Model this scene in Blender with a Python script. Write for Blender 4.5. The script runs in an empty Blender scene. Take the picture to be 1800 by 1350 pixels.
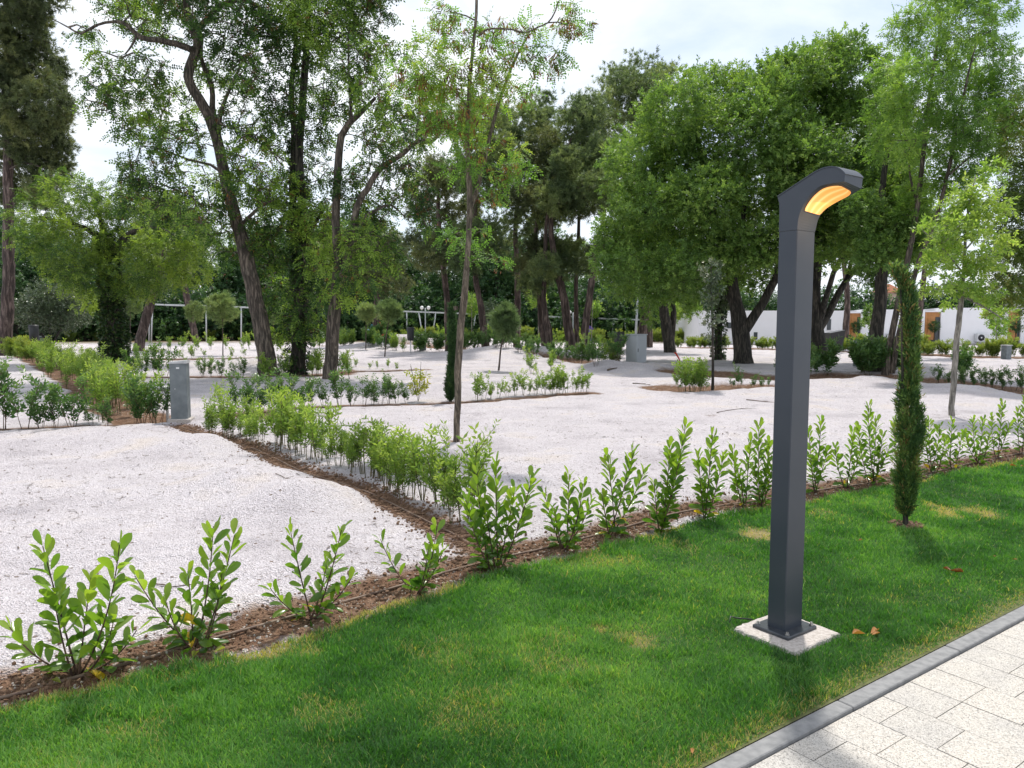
import bpy, math, random
import numpy as np
from mathutils import Vector, Matrix
rad = math.radians
rng = np.random.default_rng(7); random.seed(7)
SC = bpy.context.scene; COL = SC.collection

# ------------------------------------------------------------------ camera
F = 1310.0; TH = rad(4.8); CZ = 1.65; CS, SN = math.cos(TH), math.sin(TH)
cam = bpy.data.cameras.new('camera'); camo = bpy.data.objects.new('camera', cam); COL.objects.link(camo)
camo.location = (0, 0, CZ); camo.rotation_euler = (rad(90) - TH, 0, 0)
cam.sensor_width = 36; cam.lens = F / 1800 * 36; cam.clip_end = 3000; cam.clip_start = 0.05
SC.camera = camo
SC.view_settings.view_transform = 'Standard'; SC.view_settings.look = 'None'
SC.view_settings.exposure = 0.27; SC.view_settings.gamma = 1.0

# ------------------------------------------------------------------ light
SUN_EL, SUN_AZ = 64.0, 15.0          # azimuth from +Y towards +X
w = bpy.data.worlds.new('World'); SC.world = w; w.use_nodes = True
nt = w.node_tree; nt.nodes.clear()
def N(t, **k):
    n = nt.nodes.new(t)
    for a, b in k.items(): setattr(n, a, b)
    return n
out = N('ShaderNodeOutputWorld'); bg = N('ShaderNodeBackground')
sky = N('ShaderNodeTexSky', sky_type='NISHITA', sun_disc=False, sun_elevation=rad(SUN_EL), sun_rotation=rad(SUN_AZ))
scale = N('ShaderNodeVectorMath', operation='SCALE'); scale.inputs['Scale'].default_value = 1.35
tc = N('ShaderNodeTexCoord'); mp = N('ShaderNodeMapping'); mp.inputs['Scale'].default_value = (1.3, 1.3, 3.2); mp.inputs['Location'].default_value = (0.35, 0.2, 0.1)
nz = N('ShaderNodeTexNoise'); nz.inputs['Scale'].default_value = 1.7; nz.inputs['Detail'].default_value = 7; nz.inputs['Roughness'].default_value = .55; nz.inputs['Distortion'].default_value = .5
cr = N('ShaderNodeValToRGB'); cr.color_ramp.elements[0].position = .33; cr.color_ramp.elements[1].position = .56
cr.color_ramp.elements[0].color = (.25, .25, .25, 1)
nz2 = N('ShaderNodeTexNoise'); nz2.inputs['Scale'].default_value = 3.1; nz2.inputs['Detail'].default_value = 5
cr2 = N('ShaderNodeValToRGB'); cr2.color_ramp.elements[0].color = (8.2, 8.8, 9.7, 1); cr2.color_ramp.elements[1].color = (10.2, 10.5, 10.9, 1)
cr2.color_ramp.elements[0].position = .3; cr2.color_ramp.elements[1].position = .65
mx = N('ShaderNodeMix', data_type='RGBA'); 
L = nt.links.new
L(tc.outputs['Generated'], mp.inputs['Vector']); L(mp.outputs['Vector'], nz.inputs['Vector']); L(mp.outputs['Vector'], nz2.inputs['Vector'])
L(nz.outputs['Fac'], cr.inputs['Fac']); L(nz2.outputs['Fac'], cr2.inputs['Fac'])
L(cr.outputs['Color'], mx.inputs['Factor']); L(sky.outputs['Color'], scale.inputs[0]); L(scale.outputs[0], mx.inputs['A']); L(cr2.outputs['Color'], mx.inputs['B'])
L(mx.outputs['Result'], bg.inputs['Color']); bg.inputs['Strength'].default_value = 0.10
L(bg.outputs['Background'], out.inputs['Surface'])
sl = bpy.data.lights.new('sun', 'SUN'); sl.energy = 3.5; sl.angle = rad(2.5); sl.color = (1, .955, .88)
so = bpy.data.objects.new('sun', sl); COL.objects.link(so)
sd = Vector((math.sin(rad(SUN_AZ)) * math.cos(rad(SUN_EL)), math.cos(rad(SUN_AZ)) * math.cos(rad(SUN_EL)), math.sin(rad(SUN_EL))))
so.rotation_euler = sd.to_track_quat('Z', 'Y').to_euler(); so.location = (0, 0, 30)

# ------------------------------------------------------------------ photo ray -> place on the ground
def ray(px, py):
    x = (px - 900) / F; y = -(py - 675) / F
    return (x, CS + y * SN, -SN + y * CS)
def G(px, py, z=0.0):
    r = ray(px, py); t = (z - CZ) / r[2]; return np.array((r[0] * t, r[1] * t, z))
def W(px, py, Y):
    r = ray(px, py); t = Y / r[1]; return np.array((r[0] * t, Y, CZ + r[2] * t))

# ------------------------------------------------------------------ noise helpers
_G = np.random.default_rng(3).random((256, 256))
def vn(x, y):
    x = np.asarray(x, float); y = np.asarray(y, float)
    xi = np.floor(x).astype(int); yi = np.floor(y).astype(int); fx = x - xi; fy = y - yi
    fx = fx * fx * (3 - 2 * fx); fy = fy * fy * (3 - 2 * fy)
    g = lambda a, b: _G[a & 255, b & 255]
    return (g(xi, yi) * (1 - fx) + g(xi + 1, yi) * fx) * (1 - fy) + (g(xi, yi + 1) * (1 - fx) + g(xi + 1, yi + 1) * fx) * fy
def fbm(x, y, o=4):
    s = 0; a = .5; 
    for i in range(o):
        s = s + a * vn(x * 2 ** i + 17.3 * i, y * 2 ** i + 9.1 * i); a *= .5
    return s / (1 - .5 ** o)
def sstep(a, b, x):
    t = np.clip((x - a) / (b - a), 0, 1); return t * t * (3 - 2 * t)

_on = ['', 'first', 'second', 'third', 'fourth', 'fifth', 'sixth', 'seventh', 'eighth', 'ninth', 'tenth', 'eleventh', 'twelfth', 'thirteenth', 'fourteenth', 'fifteenth', 'sixteenth', 'seventeenth', 'eighteenth', 'nineteenth']
_tn = ['', '', 'twenty', 'thirty', 'forty', 'fifty', 'sixty', 'seventy', 'eighty', 'ninety']; _te = ['', '', 'twentieth', 'thirtieth', 'fortieth', 'fiftieth', 'sixtieth', 'seventieth', 'eightieth', 'ninetieth']
def ordinal(n): return _on[n] if n < 20 else (_te[n // 10] if n % 10 == 0 else _tn[n // 10] + '-' + _on[n % 10])

# ------------------------------------------------------------------ materials
def mat(name):
    m = bpy.data.materials.new(name); m.use_nodes = True; t = m.node_tree
    return m, t, t.nodes['Principled BSDF'], t.links.new
def nd(t, ty, **k):
    n = t.nodes.new(ty)
    for a, b in k.items():
        if a in n.inputs: n.inputs[a].default_value = b
        else: setattr(n, a, b)
    return n
def ramp(t, stops):
    r = t.nodes.new('ShaderNodeValToRGB'); e = r.color_ramp.elements
    while len(e) < len(stops): e.new(.5)
    for i, (p, c) in enumerate(stops): e[i].position = p; e[i].color = (*c, 1)
    return r
def simple(name, c, rough=.5, metal=0, noise=.12, nscale=20, bump=0.0, c2=None, coat=0):
    m, t, b, l = mat(name)
    tcn = nd(t, 'ShaderNodeTexCoord'); n = nd(t, 'ShaderNodeTexNoise', Scale=nscale, Detail=5.0)
    l(tcn.outputs['Object'], n.inputs['Vector'])
    c2 = c2 or tuple(v * (1 - noise * 2) for v in c)
    r = ramp(t, [(.3, c2), (.65, c)]); l(n.outputs['Fac'], r.inputs['Fac']); l(r.outputs['Color'], b.inputs['Base Color'])
    b.inputs['Roughness'].default_value = rough; b.inputs['Metallic'].default_value = metal
    b.inputs['Coat Weight'].default_value = coat
    if bump:
        bp = nd(t, 'ShaderNodeBump', Strength=bump, Distance=.02); l(n.outputs['Fac'], bp.inputs['Height']); l(bp.outputs['Normal'], b.inputs['Normal'])
    return m
def leafmat(name, stops, trans=.4, rough=.5, tcol=(1.0, 1.0, .45), spec=.35):
    m, t, b, l = mat(name)
    a = nd(t, 'ShaderNodeAttribute', attribute_name='tint'); r = ramp(t, stops); l(a.outputs['Fac'], r.inputs['Fac'])
    l(r.outputs['Color'], b.inputs['Base Color']); b.inputs['Roughness'].default_value = rough; b.inputs['Specular IOR Level'].default_value = spec
    tr = nd(t, 'ShaderNodeBsdfTranslucent'); mul = nd(t, 'ShaderNodeMix', data_type='RGBA', blend_type='MULTIPLY'); mul.inputs['Factor'].default_value = 1
    br = nd(t, 'ShaderNodeVectorMath', operation='SCALE'); br.inputs['Scale'].default_value = 1.9
    l(r.outputs['Color'], mul.inputs['A']); mul.inputs['B'].default_value = (*tcol, 1)
    l(mul.outputs['Result'], br.inputs[0]); l(br.outputs[0], tr.inputs['Color'])
    ms = nd(t, 'ShaderNodeMixShader'); ms.inputs[0].default_value = trans
    l(b.outputs[0], ms.inputs[1]); l(tr.outputs[0], ms.inputs[2]); l(ms.outputs[0], t.nodes['Material Output'].inputs['Surface'])
    return m
def bark(name, c1, c2, sc=14, bump=.7):
    m, t, b, l = mat(name)
    tcn = nd(t, 'ShaderNodeTexCoord'); mpn = nd(t, 'ShaderNodeMapping'); mpn.inputs['Scale'].default_value = (1, 1, .16)
    n = nd(t, 'ShaderNodeTexNoise', Scale=float(sc), Detail=6.0, Roughness=.65, Distortion=.6); n2 = nd(t, 'ShaderNodeTexNoise', Scale=2.3, Detail=3.0)
    l(tcn.outputs['Object'], mpn.inputs[0]); l(mpn.outputs[0], n.inputs['Vector']); l(tcn.outputs['Object'], n2.inputs['Vector'])
    r = ramp(t, [(.42, tuple(v * .55 for v in c1)), (.5, c1), (.62, c2)]); l(n.outputs['Fac'], r.inputs['Fac'])
    mm = nd(t, 'ShaderNodeMix', data_type='RGBA', blend_type='MULTIPLY'); mm.inputs['Factor'].default_value = .5
    l(r.outputs['Color'], mm.inputs['A']); r2 = ramp(t, [(.35, (.6, .65, .6)), (.65, (1.1, 1.05, 1))]); l(n2.outputs['Fac'], r2.inputs['Fac']); l(r2.outputs['Color'], mm.inputs['B'])
    l(mm.outputs['Result'], b.inputs['Base Color']); b.inputs['Roughness'].default_value = .9
    bp = nd(t, 'ShaderNodeBump', Strength=bump, Distance=.12); l(n.outputs['Fac'], bp.inputs['Height']); l(bp.outputs['Normal'], b.inputs['Normal'])
    return m
M = {}
M['bark'] = bark('bark_brown', (.10, .08, .065), (.25, .205, .165), 16, 1.0)
M['bark_young'] = bark('bark_young', (.15, .12, .09), (.34, .275, .21), 34, .8)
M['bark_dark'] = bark('bark_dark', (.045, .04, .034), (.13, .11, .09), 14, 1.0)
M['bark_pine'] = bark('bark_pine', (.09, .062, .055), (.23, .17, .15), 9, 1.0)
M['stem'] = bark('stem_bark', (.09, .05, .035), (.2, .12, .075), 60, .2)
M['stem_green'] = bark('stem_green', (.09, .09, .03), (.22, .18, .08), 60, .2)
M['stake'] = bark('stake_grey', (.22, .2, .18), (.36, .33, .3), 25, .3)
G1 = [(0, (.045, .10, .022)), (.5, (.085, .18, .035)), (1, (.17, .27, .05))]
M['lf_robinia'] = leafmat('leaf_robinia', [(0, (.016, .042, .014)), (.5, (.055, .12, .028)), (1, (.25, .37, .07))], .38)  # near-black and bright ends paint shadowed and sunlit clumps into leaf colour
M['lf_robinia_young'] = leafmat('leaf_robinia_young', [(0, (.07, .15, .035)), (.5, (.12, .24, .045)), (1, (.26, .32, .07))], .5)
M['lf_yellow'] = leafmat('leaf_acacia', [(0, (.03, .07, .02)), (.5, (.09, .155, .032)), (1, (.21, .29, .055))], .42)
M['lf_dense'] = leafmat('leaf_dense', [(0, (.06, .12, .035)), (.5, (.125, .22, .055)), (1, (.24, .34, .085))], .38)
M['lf_feather'] = leafmat('leaf_feather', [(0, (.06, .13, .032)), (.5, (.13, .235, .05)), (1, (.25, .37, .085))], .45)
M['lf_dark'] = leafmat('leaf_dark', [(0, (.02, .05, .018)), (.5, (.035, .085, .025)), (1, (.07, .13, .04))], .2)
M['lf_ivy'] = leafmat('leaf_ivy', [(0, (.015, .04, .012)), (.6, (.03, .07, .02)), (1, (.08, .11, .03))], .15, .4)
M['lf_silver'] = leafmat('leaf_silver', [(0, (.04, .07, .035)), (.6, (.09, .13, .07)), (1, (.2, .22, .15))], .15, .35, spec=.6)
M['lf_sapling'] = leafmat('leaf_sapling', [(0, (.10, .19, .04)), (.5, (.17, .27, .06)), (1, (.30, .38, .11))], .5)
M['lf_olive'] = leafmat('leaf_olivebrown', [(0, (.06, .10, .025)), (.6, (.13, .19, .04)), (1, (.26, .24, .07))], .35)
M['needle'] = leafmat('pine_needle', [(0, (.065, .10, .05)), (.5, (.13, .18, .08)), (1, (.25, .30, .12))], .36, .5, (1, 1, .6))
M['needle_dark'] = leafmat('pine_needle_dark', [(0, (.055, .075, .038)), (.5, (.10, .13, .058)), (1, (.20, .215, .09))], .3, .5, (1, 1, .6))
M['needle_young'] = leafmat('pine_needle_young', [(0, (.08, .13, .06)), (.5, (.15, .22, .09)), (1, (.27, .33, .14))], .35, .5, (1, 1, .6))
M['dead_needle'] = leafmat('needle_dry', [(0, (.13, .07, .03)), (1, (.3, .18, .08))], .25)
M['pods'] = leafmat('seed_pods', [(0, (.07, .03, .018)), (.5, (.16, .07, .03)), (1, (.34, .17, .06))], .25)
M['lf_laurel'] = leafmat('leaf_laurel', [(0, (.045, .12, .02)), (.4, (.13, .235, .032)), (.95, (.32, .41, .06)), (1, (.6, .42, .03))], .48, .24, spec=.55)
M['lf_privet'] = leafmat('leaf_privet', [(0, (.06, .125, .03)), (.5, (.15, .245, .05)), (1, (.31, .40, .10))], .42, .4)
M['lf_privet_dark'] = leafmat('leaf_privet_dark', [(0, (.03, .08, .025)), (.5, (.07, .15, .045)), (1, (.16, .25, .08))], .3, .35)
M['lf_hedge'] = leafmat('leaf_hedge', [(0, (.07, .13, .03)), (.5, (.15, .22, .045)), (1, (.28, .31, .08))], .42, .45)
M['lf_cypress'] = leafmat('leaf_cypress', [(0, (.035, .085, .03)), (.5, (.085, .16, .045)), (.9, (.2, .29, .08)), (1, (.24, .16, .07))], .3, .55)
M['lf_bg'] = leafmat('leaf_wood', [(0, (.022, .06, .026)), (.5, (.05, .115, .042)), (1, (.11, .20, .065))], .25)
M['lf_yucca'] = leafmat('leaf_yellow_tuft', [(0, (.16, .22, .04)), (1, (.36, .34, .07))], .45)
M['dry_leaf'] = leafmat('dry_leaf', [(0, (.16, .06, .02)), (1, (.42, .2, .07))], .2)
M['post'] = simple('post_paint', (.030, .039, .056), .42, 0.0, .06, 4, .01, c2=(.040, .048, .064))
M['post_plate'] = simple('post_plate_paint', (.055, .063, .075), .3, .1, .2, 30)
M['steel'] = simple('zinc_bolt', (.55, .55, .55), .3, 1)
M['concrete'] = simple('footing_concrete', (.52, .48, .45), .9, 0, .2, 60, .5, c2=(.34, .3, .27))
M['white_wall'] = simple('white_wall', (.80, .80, .82), .6, 0, .02, 2)
M['wood_panel'] = simple('timber_panel', (.55, .25, .08), .6, 0, .12, 6)
M['glass_dark'] = simple('dark_glass', (.05, .06, .07), .15)
M['ac'] = simple('ac_shell', (.66, .67, .68), .5, 0, .03); M['black'] = simple('black_plastic', (.022, .023, .026), .45)
M['frame'] = simple('white_steel', (.62, .64, .66), .45, 0, .04); M['galv'] = simple('galvanised', (.40, .43, .44), .5, .3, .1)
M['cab_grey'] = simple('cabinet_grey', (.40, .43, .46), .5, 0, .04, 3); M['ped'] = simple('pedestal_grey', (.17, .195, .205), .5, 0, .22, 7, .1, c2=(.10, .12, .13))
M['ped_top'] = simple('pedestal_cap', (.5, .5, .5), .5); M['white_plast'] = simple('white_plastic', (.7, .7, .7), .5, 0, .05)
M['car_white'] = simple('car_white', (.66, .7, .74), .3, 0, .02, 2, coat=.5); M['tyre'] = simple('tyre', (.03, .03, .03), .8)
M['headlight'] = simple('headlight', (.7, .72, .75), .15); M['red'] = simple('red_plastic', (.62, .06, .025), .4, 0, .05)
M['blue'] = simple('blue_plastic', (.05, .26, .55), .4, 0, .05); M['purple'] = simple('purple_plastic', (.16, .10, .45), .5, 0, .05)
M['globe'] = simple('lamp_globe', (.8, .8, .78), .3, 0, .02); M['pipe'] = simple('drip_pipe', (.105, .06, .042), .6, 0, .25, 18, .2, c2=(.2, .14, .1))
M['twig'] = bark('dead_twig', (.10, .07, .05), (.25, .19, .15), 40, .2)
M['roof'] = simple('clay_roof', (.42, .16, .08), .8, 0, .15); M['house_far'] = simple('pink_render', (.55, .42, .36), .8)
M['grass'] = leafmat('grass_blade', [(0, (.022, .085, .016)), (.4, (.065, .20, .032)), (.78, (.21, .38, .085)), (.9, (.34, .33, .11)), (1, (.46, .36, .17))], .42, .35, (1, 1, .4), spec=.5)
M['wire'] = simple('fence_wire', (.07, .10, .09), .5)
M['stone'] = simple('pebble', (.5, .45, .4), .8, 0, .2, 3); M['clod'] = simple('soil_clod', (.2, .12, .075), .95, 0, .2, 9, .3)

def ground_mat():
    m, t, b, l = mat('gravel_and_soil')
    geo = nd(t, 'ShaderNodeNewGeometry'); a = nd(t, 'ShaderNodeAttribute', attribute_name='soil')
    n1 = nd(t, 'ShaderNodeTexNoise', Scale=7.0, Detail=8.0, Roughness=.7); n2 = nd(t, 'ShaderNodeTexNoise', Scale=.9, Detail=6.0, Roughness=.6)
    vo = nd(t, 'ShaderNodeTexVoronoi', Scale=95.0); vb = nd(t, 'ShaderNodeTexVoronoi', Scale=24.0); n3 = nd(t, 'ShaderNodeTexNoise', Scale=42.0, Detail=4.0)
    for n in (n1, n2, vo, vb, n3): l(geo.outputs['Position'], n.inputs['Vector'])
    # gravel colour
    g1 = ramp(t, [(0, (.44, .40, .38)), (.08, (.64, .595, .59)), (.4, (.79, .745, .755)), (1, (.90, .865, .87))])
    sep = nd(t, 'ShaderNodeSeparateColor'); l(vo.outputs['Color'], sep.inputs[0]); l(sep.outputs[0], g1.inputs['Fac'])
    g2 = ramp(t, [(.32, (.74, .72, .75)), (.44, (.90, .88, .91)), (.55, (.97, .955, .985)), (.68, (1.0, .95, .90))]); l(n2.outputs['Fac'], g2.inputs['Fac'])
    mm = nd(t, 'ShaderNodeMix', data_type='RGBA', blend_type='MULTIPLY'); mm.inputs['Factor'].default_value = 1
    l(g1.outputs['Color'], mm.inputs['A']); l(g2.outputs['Color'], mm.inputs['B'])
    # scattered dark grains
    sep2 = nd(t, 'ShaderNodeSeparateColor'); l(vb.outputs['Color'], sep2.inputs[0])
    dk = nd(t, 'ShaderNodeMath', operation='GREATER_THAN'); dk.inputs[1].default_value = .955; l(sep2.outputs[1], dk.inputs[0])
    dd = nd(t, 'ShaderNodeMath', operation='LESS_THAN'); dd.inputs[1].default_value = .32; l(vb.outputs['Distance'], dd.inputs[0])
    dm = nd(t, 'ShaderNodeMath', operation='MULTIPLY'); l(dk.outputs[0], dm.inputs[0]); l(dd.outputs[0], dm.inputs[1])
    m3 = nd(t, 'ShaderNodeMix', data_type='RGBA'); l(dm.outputs[0], m3.inputs['Factor']); l(mm.outputs['Result'], m3.inputs['A']); m3.inputs['B'].default_value = (.3, .24, .21, 1)
    # soil colour
    s1 = ramp(t, [(.3, (.12, .062, .038)), (.5, (.24, .14, .09)), (.7, (.40, .28, .20))]); l(n1.outputs['Fac'], s1.inputs['Fac'])
    m4 = nd(t, 'ShaderNodeMix', data_type='RGBA'); wp = nd(t, 'ShaderNodeMath', operation='GREATER_THAN'); wp.inputs[1].default_value = .86
    l(sep2.outputs[2], wp.inputs[0]); wm = nd(t, 'ShaderNodeMath', operation='MULTIPLY'); l(wp.outputs[0], wm.inputs[0]); l(dd.outputs[0], wm.inputs[1])
    l(wm.outputs[0], m4.inputs['Factor']); l(s1.outputs['Color'], m4.inputs['A']); m4.inputs['B'].default_value = (.62, .55, .5, 1)
    # mask
    ad = nd(t, 'ShaderNodeMath', operation='MULTIPLY_ADD'); ad.inputs[1].default_value = 1.5; n1b = nd(t, 'ShaderNodeMath', operation='SUBTRACT'); n1b.inputs[1].default_value = .2; l(n1.outputs['Fac'], n1b.inputs[0]); l(n1b.outputs[0], ad.inputs[0])
    sb = nd(t, 'ShaderNodeMath', operation='SUBTRACT'); sb.inputs[1].default_value = .45; l(a.outputs['Fac'], sb.inputs[0]); l(sb.outputs[0], ad.inputs[2])
    rr = ramp(t, [(.24, (0, 0, 0)), (.5, (.45, .45, .45)), (.78, (1, 1, 1))]); l(ad.outputs[0], rr.inputs['Fac'])
    m5 = nd(t, 'ShaderNodeMix', data_type='RGBA'); l(rr.outputs['Color'], m5.inputs['Factor']); l(m3.outputs['Result'], m5.inputs['A']); l(m4.outputs['Result'], m5.inputs['B'])
    # far turf beyond the pitches
    far = nd(t, 'ShaderNodeAttribute', attribute_name='turf'); m6 = nd(t, 'ShaderNodeMix', data_type='RGBA'); l(far.outputs['Fac'], m6.inputs['Factor'])
    tg = ramp(t, [(.35, (.09, .11, .035)), (.6, (.24, .15, .08))]); l(n2.outputs['Fac'], tg.inputs['Fac'])
    l(m5.outputs['Result'], m6.inputs['A']); l(tg.outputs['Color'], m6.inputs['B'])
    l(m6.outputs['Result'], b.inputs['Base Color']); b.inputs['Roughness'].default_value = .95; b.inputs['Specular IOR Level'].default_value = .15
    h = nd(t, 'ShaderNodeMath', operation='ADD'); l(n3.outputs['Fac'], h.inputs[0]); h2 = nd(t, 'ShaderNodeMath', operation='MULTIPLY'); h2.inputs[1].default_value = 2.2
    l(n1.outputs['Fac'], h2.inputs[0]); l(h2.outputs[0], h.inputs[1]); h3 = nd(t, 'ShaderNodeMath', operation='ADD'); l(h.outputs[0], h3.inputs[0]); l(vo.outputs['Distance'], h3.inputs[1])
    bp = nd(t, 'ShaderNodeBump', Strength=.9, Distance=.03); l(h3.outputs[0], bp.inputs['Height']); l(bp.outputs['Normal'], b.inputs['Normal'])
    return m
M['ground'] = ground_mat()
def lawn_soil():
    m, t, b, l = mat('lawn_base'); geo = nd(t, 'ShaderNodeNewGeometry'); n = nd(t, 'ShaderNodeTexNoise', Scale=30.0, Detail=5.0)
    a = nd(t, 'ShaderNodeAttribute', attribute_name='dry'); l(geo.outputs['Position'], n.inputs['Vector'])
    r = ramp(t, [(.3, (.02, .05, .012)), (.7, (.05, .10, .02))]); l(n.outputs['Fac'], r.inputs['Fac'])
    r2 = ramp(t, [(.3, (.18, .13, .06)), (.7, (.32, .24, .12))]); l(n.outputs['Fac'], r2.inputs['Fac'])
    mm = nd(t, 'ShaderNodeMix', data_type='RGBA'); l(a.outputs['Fac'], mm.inputs['Factor']); l(r.outputs['Color'], mm.inputs['A']); l(r2.outputs['Color'], mm.inputs['B'])
    l(mm.outputs['Result'], b.inputs['Base Color']); b.inputs['Roughness'].default_value = 1
    return m
M['lawn'] = lawn_soil()
def slab_mat():
    m, t, b, l = mat('exposed_aggregate'); geo = nd(t, 'ShaderNodeNewGeometry'); a = nd(t, 'ShaderNodeAttribute', attribute_name='tint')
    v = nd(t, 'ShaderNodeTexVoronoi', Scale=230.0); sp = nd(t, 'ShaderNodeSeparateColor'); n = nd(t, 'ShaderNodeTexNoise', Scale=5.0, Detail=5.0)
    for x in (v, n): l(geo.outputs['Position'], x.inputs['Vector'])
    l(v.outputs['Color'], sp.inputs[0]); r = ramp(t, [(0, (.22, .21, .20)), (.12, (.36, .34, .315)), (.24, (.46, .435, .395)), (.6, (.56, .53, .485)), (1, (.64, .61, .57))]); l(sp.outputs[0], r.inputs['Fac'])
    r2 = ramp(t, [(.15, (.74, .75, .78)), (.5, (.92, .915, .91)), (.85, (1.04, 1.01, .97))]); ad = nd(t, 'ShaderNodeMath', operation='MULTIPLY_ADD'); ad.inputs[1].default_value = .9; l(n.outputs['Fac'], ad.inputs[0])
    s = nd(t, 'ShaderNodeMath', operation='MULTIPLY'); s.inputs[1].default_value = .2; l(a.outputs['Fac'], s.inputs[0]); l(s.outputs[0], ad.inputs[2]); l(ad.outputs[0], r2.inputs['Fac'])
    mm = nd(t, 'ShaderNodeMix', data_type='RGBA', blend_type='MULTIPLY'); mm.inputs['Factor'].default_value = 1; l(r.outputs['Color'], mm.inputs['A']); l(r2.outputs['Color'], mm.inputs['B'])
    l(mm.outputs['Result'], b.inputs['Base Color']); b.inputs['Roughness'].default_value = .85
    bp = nd(t, 'ShaderNodeBump', Strength=.6, Distance=.005); l(v.outputs['Distance'], bp.inputs['Height']); l(bp.outputs['Normal'], b.inputs['Normal'])
    return m
M['slab'] = slab_mat()
M['kerb'] = simple('kerb_concrete', (.25, .25, .252), .85, 0, .14, 24, .3, c2=(.17, .172, .176)); M['joint'] = simple('joint_sand', (.16, .15, .14), 1)
def glow_mat():
    m, t, b, l = mat('led_panel'); uv = nd(t, 'ShaderNodeUVMap'); sx = nd(t, 'ShaderNodeSeparateXYZ'); l(uv.outputs[0], sx.inputs[0])
    mu = nd(t, 'ShaderNodeMath', operation='MULTIPLY'); mu.inputs[1].default_value = math.pi * 2 * 3; l(sx.outputs['Y'], mu.inputs[0])
    sn = nd(t, 'ShaderNodeMath', operation='SINE'); l(mu.outputs[0], sn.inputs[0])
    mr = nd(t, 'ShaderNodeMapRange'); mr.inputs['From Min'].default_value = -1; l(sn.outputs[0], mr.inputs['Value'])
    r = ramp(t, [(0, (1.0, .34, .07)), (.6, (1.0, .40, .095)), (1, (1.0, .56, .20))]); l(mr.outputs[0], r.inputs['Fac'])
    g = nd(t, 'ShaderNodeMapRange'); g.inputs['To Min'].default_value = 1.25; g.inputs['To Max'].default_value = .85; l(sx.outputs['X'], g.inputs['Value'])
    l(r.outputs['Color'], b.inputs['Emission Color']); l(g.outputs[0], b.inputs['Emission Strength']); b.inputs['Base Color'].default_value = (.25, .15, .07, 1); b.inputs['Roughness'].default_value = .25
    return m
M['led'] = glow_mat()

# ------------------------------------------------------------------ mesh helpers
def mesh(name, V, faces, m=None, attrs=None, smooth=True):
    """faces: list of (n,k) int arrays"""
    me = bpy.data.meshes.new(name); V = np.asarray(V, np.float32)
    me.vertices.add(len(V)); me.vertices.foreach_set('co', V.ravel())
    faces = [np.asarray(f, np.int32) for f in faces if len(f)]
    li = np.concatenate([f.ravel() for f in faces]); cnt = np.concatenate([np.full(len(f), f.shape[1], np.int32) for f in faces])
    st = np.concatenate([[0], np.cumsum(cnt)[:-1]]).astype(np.int32)
    me.loops.add(len(li)); me.loops.foreach_set('vertex_index', li)
    me.polygons.add(len(cnt)); me.polygons.foreach_set('loop_start', st)
    me.polygons.foreach_set('use_smooth', np.full(len(cnt), smooth, bool))
    me.update(calc_edges=True)
    for k, v in (attrs or {}).items():
        at = me.attributes.new(k, 'FLOAT', 'POINT'); at.data.foreach_set('value', np.asarray(v, np.float32))
    if m: me.materials.append(m)
    return me
def link(name, me, parent=None, loc=None):
    o = bpy.data.objects.new(name, me); COL.objects.link(o)
    if parent: o.parent = parent
    if loc is not None: o.location = Vector([float(v) for v in loc])
    return o
def tag(o, label=None, cat=None, group=None, kind=None):
    if label: o['label'] = label
    if cat: o['category'] = cat
    if group: o['group'] = group
    if kind: o['kind'] = kind
    return o
def thing(name, label, cat, loc=(0, 0, 0), group=None, rz=0):
    o = link(name, None, None, loc); o.rotation_euler = (0, 0, rz); o.empty_display_size = .2
    return tag(o, label, cat, group)
def copy_thing(root, loc, rz=0, s=1.0, label=None, sz=None):
    r = root.copy(); COL.objects.link(r); r.location = Vector([float(v) for v in loc]); r.rotation_euler = (0, 0, rz); r.scale = (s, s, sz or s)
    if label: r['label'] = label
    for c in root.children:
        d = c.copy(); COL.objects.link(d); d.parent = r
    return r
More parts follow.
